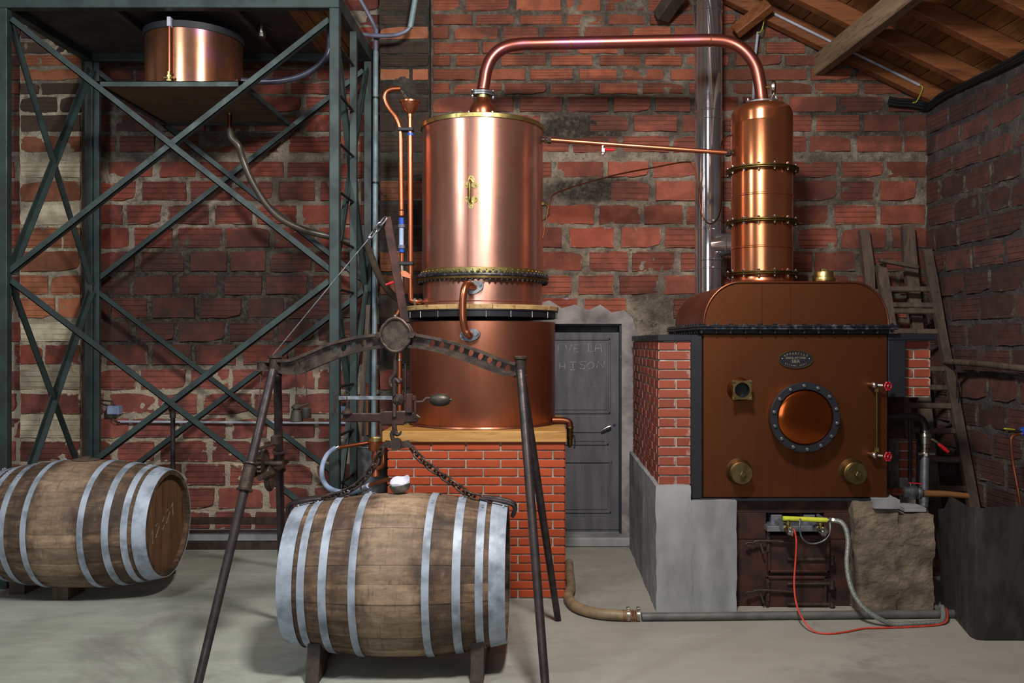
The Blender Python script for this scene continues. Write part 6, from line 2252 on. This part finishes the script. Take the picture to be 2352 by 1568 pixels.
# ------------------------------------------------------------------ cables under the roof
pts0 = [(2040, 234), (2062, 238), (2090, 240), (2118, 245), (2133, 247)]
for i, dz in enumerate((0, .02, .038)):
    pts = [P(x, y, 7.08) + V(0, -.012 * i, dz - .01) for x, y in pts0]
    for t in (.35, 1.0, 2.0, 3.2):
        p = V(XC, YW, 0) + RD * t + RN * (.03 + .012 * i)
        p.z = ROOF_Z0 - .17 + dz + .018 * math.sin(t * 3 + i)
        pts.append(p)
    tag(MB().tube(interp(pts, 6), .013, 8).build('black_cable', M['cable_black']), ['lowest black cable of the bundle under the eaves of the right wall', 'middle black cable of the bundle under the eaves of the right wall', 'topmost black cable of the bundle under the eaves of the right wall'][i], 'cable', 'black cables under the eaves')
rc = upn * -.148
def on_rafter(px):
    """point on the front lower edge of the rearmost rafter"""
    Yr = 7.0
    lo, hi = 1.2, 3.3
    for _ in range(40):
        X = (lo + hi) / 2
        if CX + X * F / Yr < px:
            lo = X
        else:
            hi = X
    return V(X, Yr, roof_z(X, Yr) - .075)


c0_, c1_, c2_, c3_ = on_rafter(1778), on_rafter(1888), on_rafter(1930), on_rafter(2112)
cond2 = thing('roof_conduit', 'pale electrical conduit clipped along the rafter below the roof boards', 'conduit', c1_)
MB().tube([c0_, c3_], .0105, 10).build('tube', M['conduit'], cond2)
MB().tube(interp([c0_, c0_ + V(-.06, 0, .02), P(1750, 68, 7.0), P(1741, 76, 7.03)], 5), .005, 6).build('wire', M['wire_green'], cond2)
MB().tube(interp([c3_, c3_ + V(.02, -.01, -.03), P(2106, 232, 7.03), P(2096, 236, 7.06)], 5), .005, 6).build('wire', M['wire_green'], cond2)
MB().tube([P(1741, 74, 7.06), P(1735, 125, 7.06), P(1730, 228, 7.06)], .0115, 10).build('down_tube', M['conduit'], cond2)

# ------------------------------------------------------------------ funnel pipes left of the condenser
Yq = 6.0
sp = thing('siphon_pipe', 'copper siphon pipe with a hooked top and clear flow meter left of the condenser', 'pipe', P(922, 900, Yq))
ct_ = M['copper_tube']
r_ = S(6.0, Yq)
pts = [P(922, 482, Yq), P(921, 400, Yq), P(920, 310, Yq), P(917, 288, Yq), P(908, 268, Yq), P(893, 248, Yq), P(884, 228, Yq), P(886, 213, Yq), P(898, 205, Yq), P(920, 203, Yq)]
MB().tube(interp(pts, 8), r_, 16).build('hooked_pipe', ct_, sp)


def cylpx(x, y0, y1, r, mat, name, parent, Y=Yq, n=18):
    return MB().cyl(P(x, y1, Y), P(x, y0, Y), S(r, Y), n, None, .002).build(name, mat, parent)


cylpx(922, 484, 496, 7, ct_, 'union', sp)
cylpx(922, 500, 516, 6, M['plastic_blue'], 'meter_nut', sp, n=8)
cylpx(922, 515, 523, 8, M['pvc_grey'], 'meter_collar', sp, n=8)
cylpx(922, 523, 566, 5.4, M['hose_clear'], 'meter_tube', sp)
cylpx(922.5, 545, 551, 4.2, M['tube_red'], 'meter_float', sp)
cylpx(922, 563, 571, 8, M['pvc_grey'], 'meter_collar', sp, n=8)
cylpx(922.5, 572, 580, 6, M['plastic_blue'], 'meter_nut', sp, n=8)
cylpx(923, 581, 604, 5.5, ct_, 'lower_union', sp)
MB().tube([P(923, 600, Yq), P(924, 625, Yq), P(922, 660, Yq)], r_ * .9, 14).build('valve_pipe', M['nickel'], sp)
MB().prism([(S(14 * math.cos(a), Yq), S(14 * math.sin(a), Yq)) for a in [PI * k / 10 for k in range(11)]], .006, P(930, 636, Yq - .02), (1, 0, -.25), (0, 0, 1)).build('copper_flap', ct_, sp, smooth=0)
MB().tube([P(922, 640, Yq - .02), P(908, 646, Yq - .03), P(886, 654, Yq - .03)], [.006, .010, .008], 8).build('valve_lever', M['plastic_red'], sp)
MB().tube(interp([P(922, 655, Yq), P(922, 690, Yq), P(917, 712, Yq), P(908, 738, Yq), P(915, 790, Yq), P(918, 820, Yq), P(918, 905, Yq), P(919, 985, Yq)], 6), r_ * .95, 14).build('lower_pipe', M['copper_tube'], sp)
cylpx(908.5, 722, 730, 8, M['nickel'], 'clamp', sp)
cylpx(918, 823, 829, 8, M['nickel'], 'clamp', sp)
fpn = thing('funnel_pipe', 'copper funnel on a tall straight copper pipe entering the condenser', 'pipe', P(942, 692, Yq))
fcx = P(942, 262, Yq)
MB().lathe([(S(5, Yq), -.02), (S(6, Yq), 0), (S(13, Yq), .022), (S(19, Yq), .05), (S(21.5, Yq), .075), (S(23.5, Yq), .076), (S(23.5, Yq), .086), (S(21, Yq), .087), (S(17.5, Yq), .05), (S(11.5, Yq), .022), (S(3.5, Yq), .0)], fcx, 36).build('funnel', ct_, fpn)
cylpx(942, 262, 270, 7, ct_, 'collar', fpn)
MB().tube(interp([P(942, 268, Yq), P(942.5, 450, Yq), P(943, 600, Yq), P(943.5, 680, Yq), P(946, 690, Yq), P(958, 692, Yq), V(CXc - R2 + .02, Yq + .04, PZ(692, Yq))], 6), r_, 16).build('pipe', ct_, fpn)
MB().cyl(P(951, 692, Yq), P(956, 692, Yq), .027, 8).cyl(P(960, 692, Yq + .01), P(967, 692, Yq + .02), .022, 6).build('union', M['nickel'], fpn)
cylpx(942.5, 305, 312, 7, M['plastic_blue'], 'tape', fpn)
for y in (298, 605):
    MB().box(P(914, y + 4, Yq) + V(0, -.03, 0), P(950, y - 4, Yq) + V(0, .03, 0), .004).build('pipe_clamp', M['black_paint'], fpn, smooth=0)
MB().tube([P(948, 300, Yq), V(CXc - R2 + .01, Yq, PZ(305, Yq))], .005, 8).build('stay_rod', M['iron'], fpn)
pts = [P(919, 205, Yq), P(926, 213, Yq), P(932, 222, Yq), P(936, 234, Yq), P(937, 250, Yq)]
tag(MB().tube(interp(pts, 5), [.006] * 7 + [.0075] * 7 + [.006] * 7, 8).build('water_jet', M['water']), 'small jet of water falling from the hooked pipe into the copper funnel', 'water')
tag(MB().tube([P(931, 835, Yq - .01), P(931, 1000, Yq - .01)], .0095, 10).build('thin_pipe', M['iron_leg']), 'thin dark pipe beside the lower copper pipe behind the steelyard', 'pipe')

# ------------------------------------------------------------------ spirit receiver: copper pot in a galvanised can
Yk = 5.78
sv = thing('spirit_safe', 'copper spirit pot with brass rim and a bent copper inlet left of the pier', 'pot', P(864, 1092, Yk))
pc2 = P(863, 1034, Yk)
MB().lathe([(0, .0), (S(16, Yk), .0), (S(17, Yk), .01), (S(17, Yk), .075), (S(16, Yk), .075), (S(15.5, Yk), .02), (0, .02)], pc2, 32).build('cup', ct_, sv)
MB().lathe([(S(16.5, Yk), .062), (S(18.5, Yk), .064), (S(18.5, Yk), .082), (S(16.5, Yk), .084), (S(15.5, Yk), .075)], pc2, 32).build('cup_rim', M['brass'], sv)
MB().lathe([(S(9, Yk), 0), (S(9, Yk), -.155), (S(10, Yk), -.16), (S(10, Yk), -.172), (S(4, Yk), -.175), (0, -.175)], pc2, 24).build('stem', ct_, sv)
pts = [V(CXc - R1 + .04, 5.95, PZ(981, 5.9)), P(965, 982, 5.85), P(930, 987, 5.80), P(902, 995, 5.78), P(887, 1008, 5.77), P(881, 1030, 5.77), P(881, 1058, 5.76), P(878, 1070, 5.76), P(868, 1075, 5.77)]
MB().tube(interp(pts, 6), .0165, 14).build('inlet_pipe', ct_, sv)
MB().cyl(P(951, 983.5, 5.83), P(956, 983, 5.84), .022, 8).build('inlet_union', M['nickel'], sv)
MB().tube([P(848, 1016, Yk), P(812, 1022, Yk - .05), P(774, 1028, Yk - .12)], .0125, 12).build('outlet_pipe', ct_, sv)
MB().tube([P(843, 880, Yk + .3), P(844, 1000, Yk + .1)], .009, 8).build('thermometer_tube', M['copper_dark'], sv)
kn = V(PX(856, 5.92), 5.95, 0)
rk = S(36, 5.9)
zk = PZ(1030, 5.8)
can = thing('galvanised_can', 'tall galvanised can with a rolled rim standing between the frame and the brick pier', 'can', kn)
MB().lathe([(0, .004), (rk - .004, .004), (rk, .01), (rk, zk), (rk - .004, zk), (rk - .004, .012), (0, .012)], kn, 44).build('body', M['zinc'], can)
MB().ring(kn + V(0, 0, zk), rk, .007, n=44, m=8).build('rolled_rim', M['zinc'], can)
pts = [P(776, 1027, Yk - .12), P(766, 1031, Yk - .15), P(750, 1046, 5.5), P(740, 1072, 5.35), P(741, 1098, 5.2), P(754, 1119, 5.05), P(778, 1129, 4.93), P(806, 1129, 4.85), P(832, 1122, 4.78), P(847, 1115, 4.72)]
hs = thing('clear_hose', 'bluish clear hose looping from the spirit pot down to the barrel top', 'hose', pts[5])
MB().tube(interp(pts, 8), [.0150] * 73, 14).build('tube', M['hose_clear'], hs)
MB().cyl(P(770, 1030, Yk - .13), P(776, 1027, Yk - .12), .019, 12).build('clip', M['nickel'], hs)
MB().cyl(P(834, 1121, 4.78), P(838, 1119, 4.76), .019, 12).build('clip', M['nickel'], hs)
MB().tube(interp([P(844, 1116, 4.74), P(862, 1110, 4.68), P(880, 1103, 4.62), P(893, 1101, 4.58), P(903, 1103, 4.54)], 5), .0115, 12).build('spout', M['copper_tube'], hs)

# strainer with filter paper on the bung hole
bz_ = .455 + RB
bwl = thing('strainer_bowl', 'small steel strainer bowl with white filter paper on top of the front barrel', 'bowl', (-.738, 4.5, bz_))
bw0 = V(-.738, 4.5, bz_ + .004)
tl = V(-.2, 0, 1).normalized()
MB().lathe([(0, 0), (.024, 0), (.040, .008), (.050, .022), (.054, .038), (.056, .043), (.053, .043), (.050, .036), (.046, .022), (.034, .010), (0, .004)], bw0, 36, tl).build('bowl', M['zinc'], bwl)
MB().ring(bw0 + V(.062, 0, .030), .010, .002, (0, 1, 0), 14, 6).build('hang_loop', M['chrome'], bwl)
mb = MB()
vs, fs = [], []
n = 28
rdp = random.Random(5)
for j, (r, z) in enumerate(((.012, .012), (.036, .02), (.046, .034), (.050, .044), (.051, .052))):
    for k in range(n):
        a = 2 * PI * k / n
        fold = .0015 * math.sin(a * 5 + j) + (.034 * max(0, math.cos(a - .6)) ** 3 + .026 * max(0, math.cos(a - 2.0)) ** 3) * (j == 4)
        rr_ = r + .003 * math.sin(a * 5 + 1) * (j > 1)
        vs.append(bw0 + V(math.cos(a) * rr_ - z * .2, math.sin(a) * rr_, z + fold))
for j in range(4):
    for k in range(n):
        l = (k + 1) % n
        fs.append((j * n + k, j * n + l, (j + 1) * n + l, (j + 1) * n + k))
fs.append(tuple(range(n)))
MB().add(vs, fs).build('filter_paper', M['paper'], bwl, smooth=25)
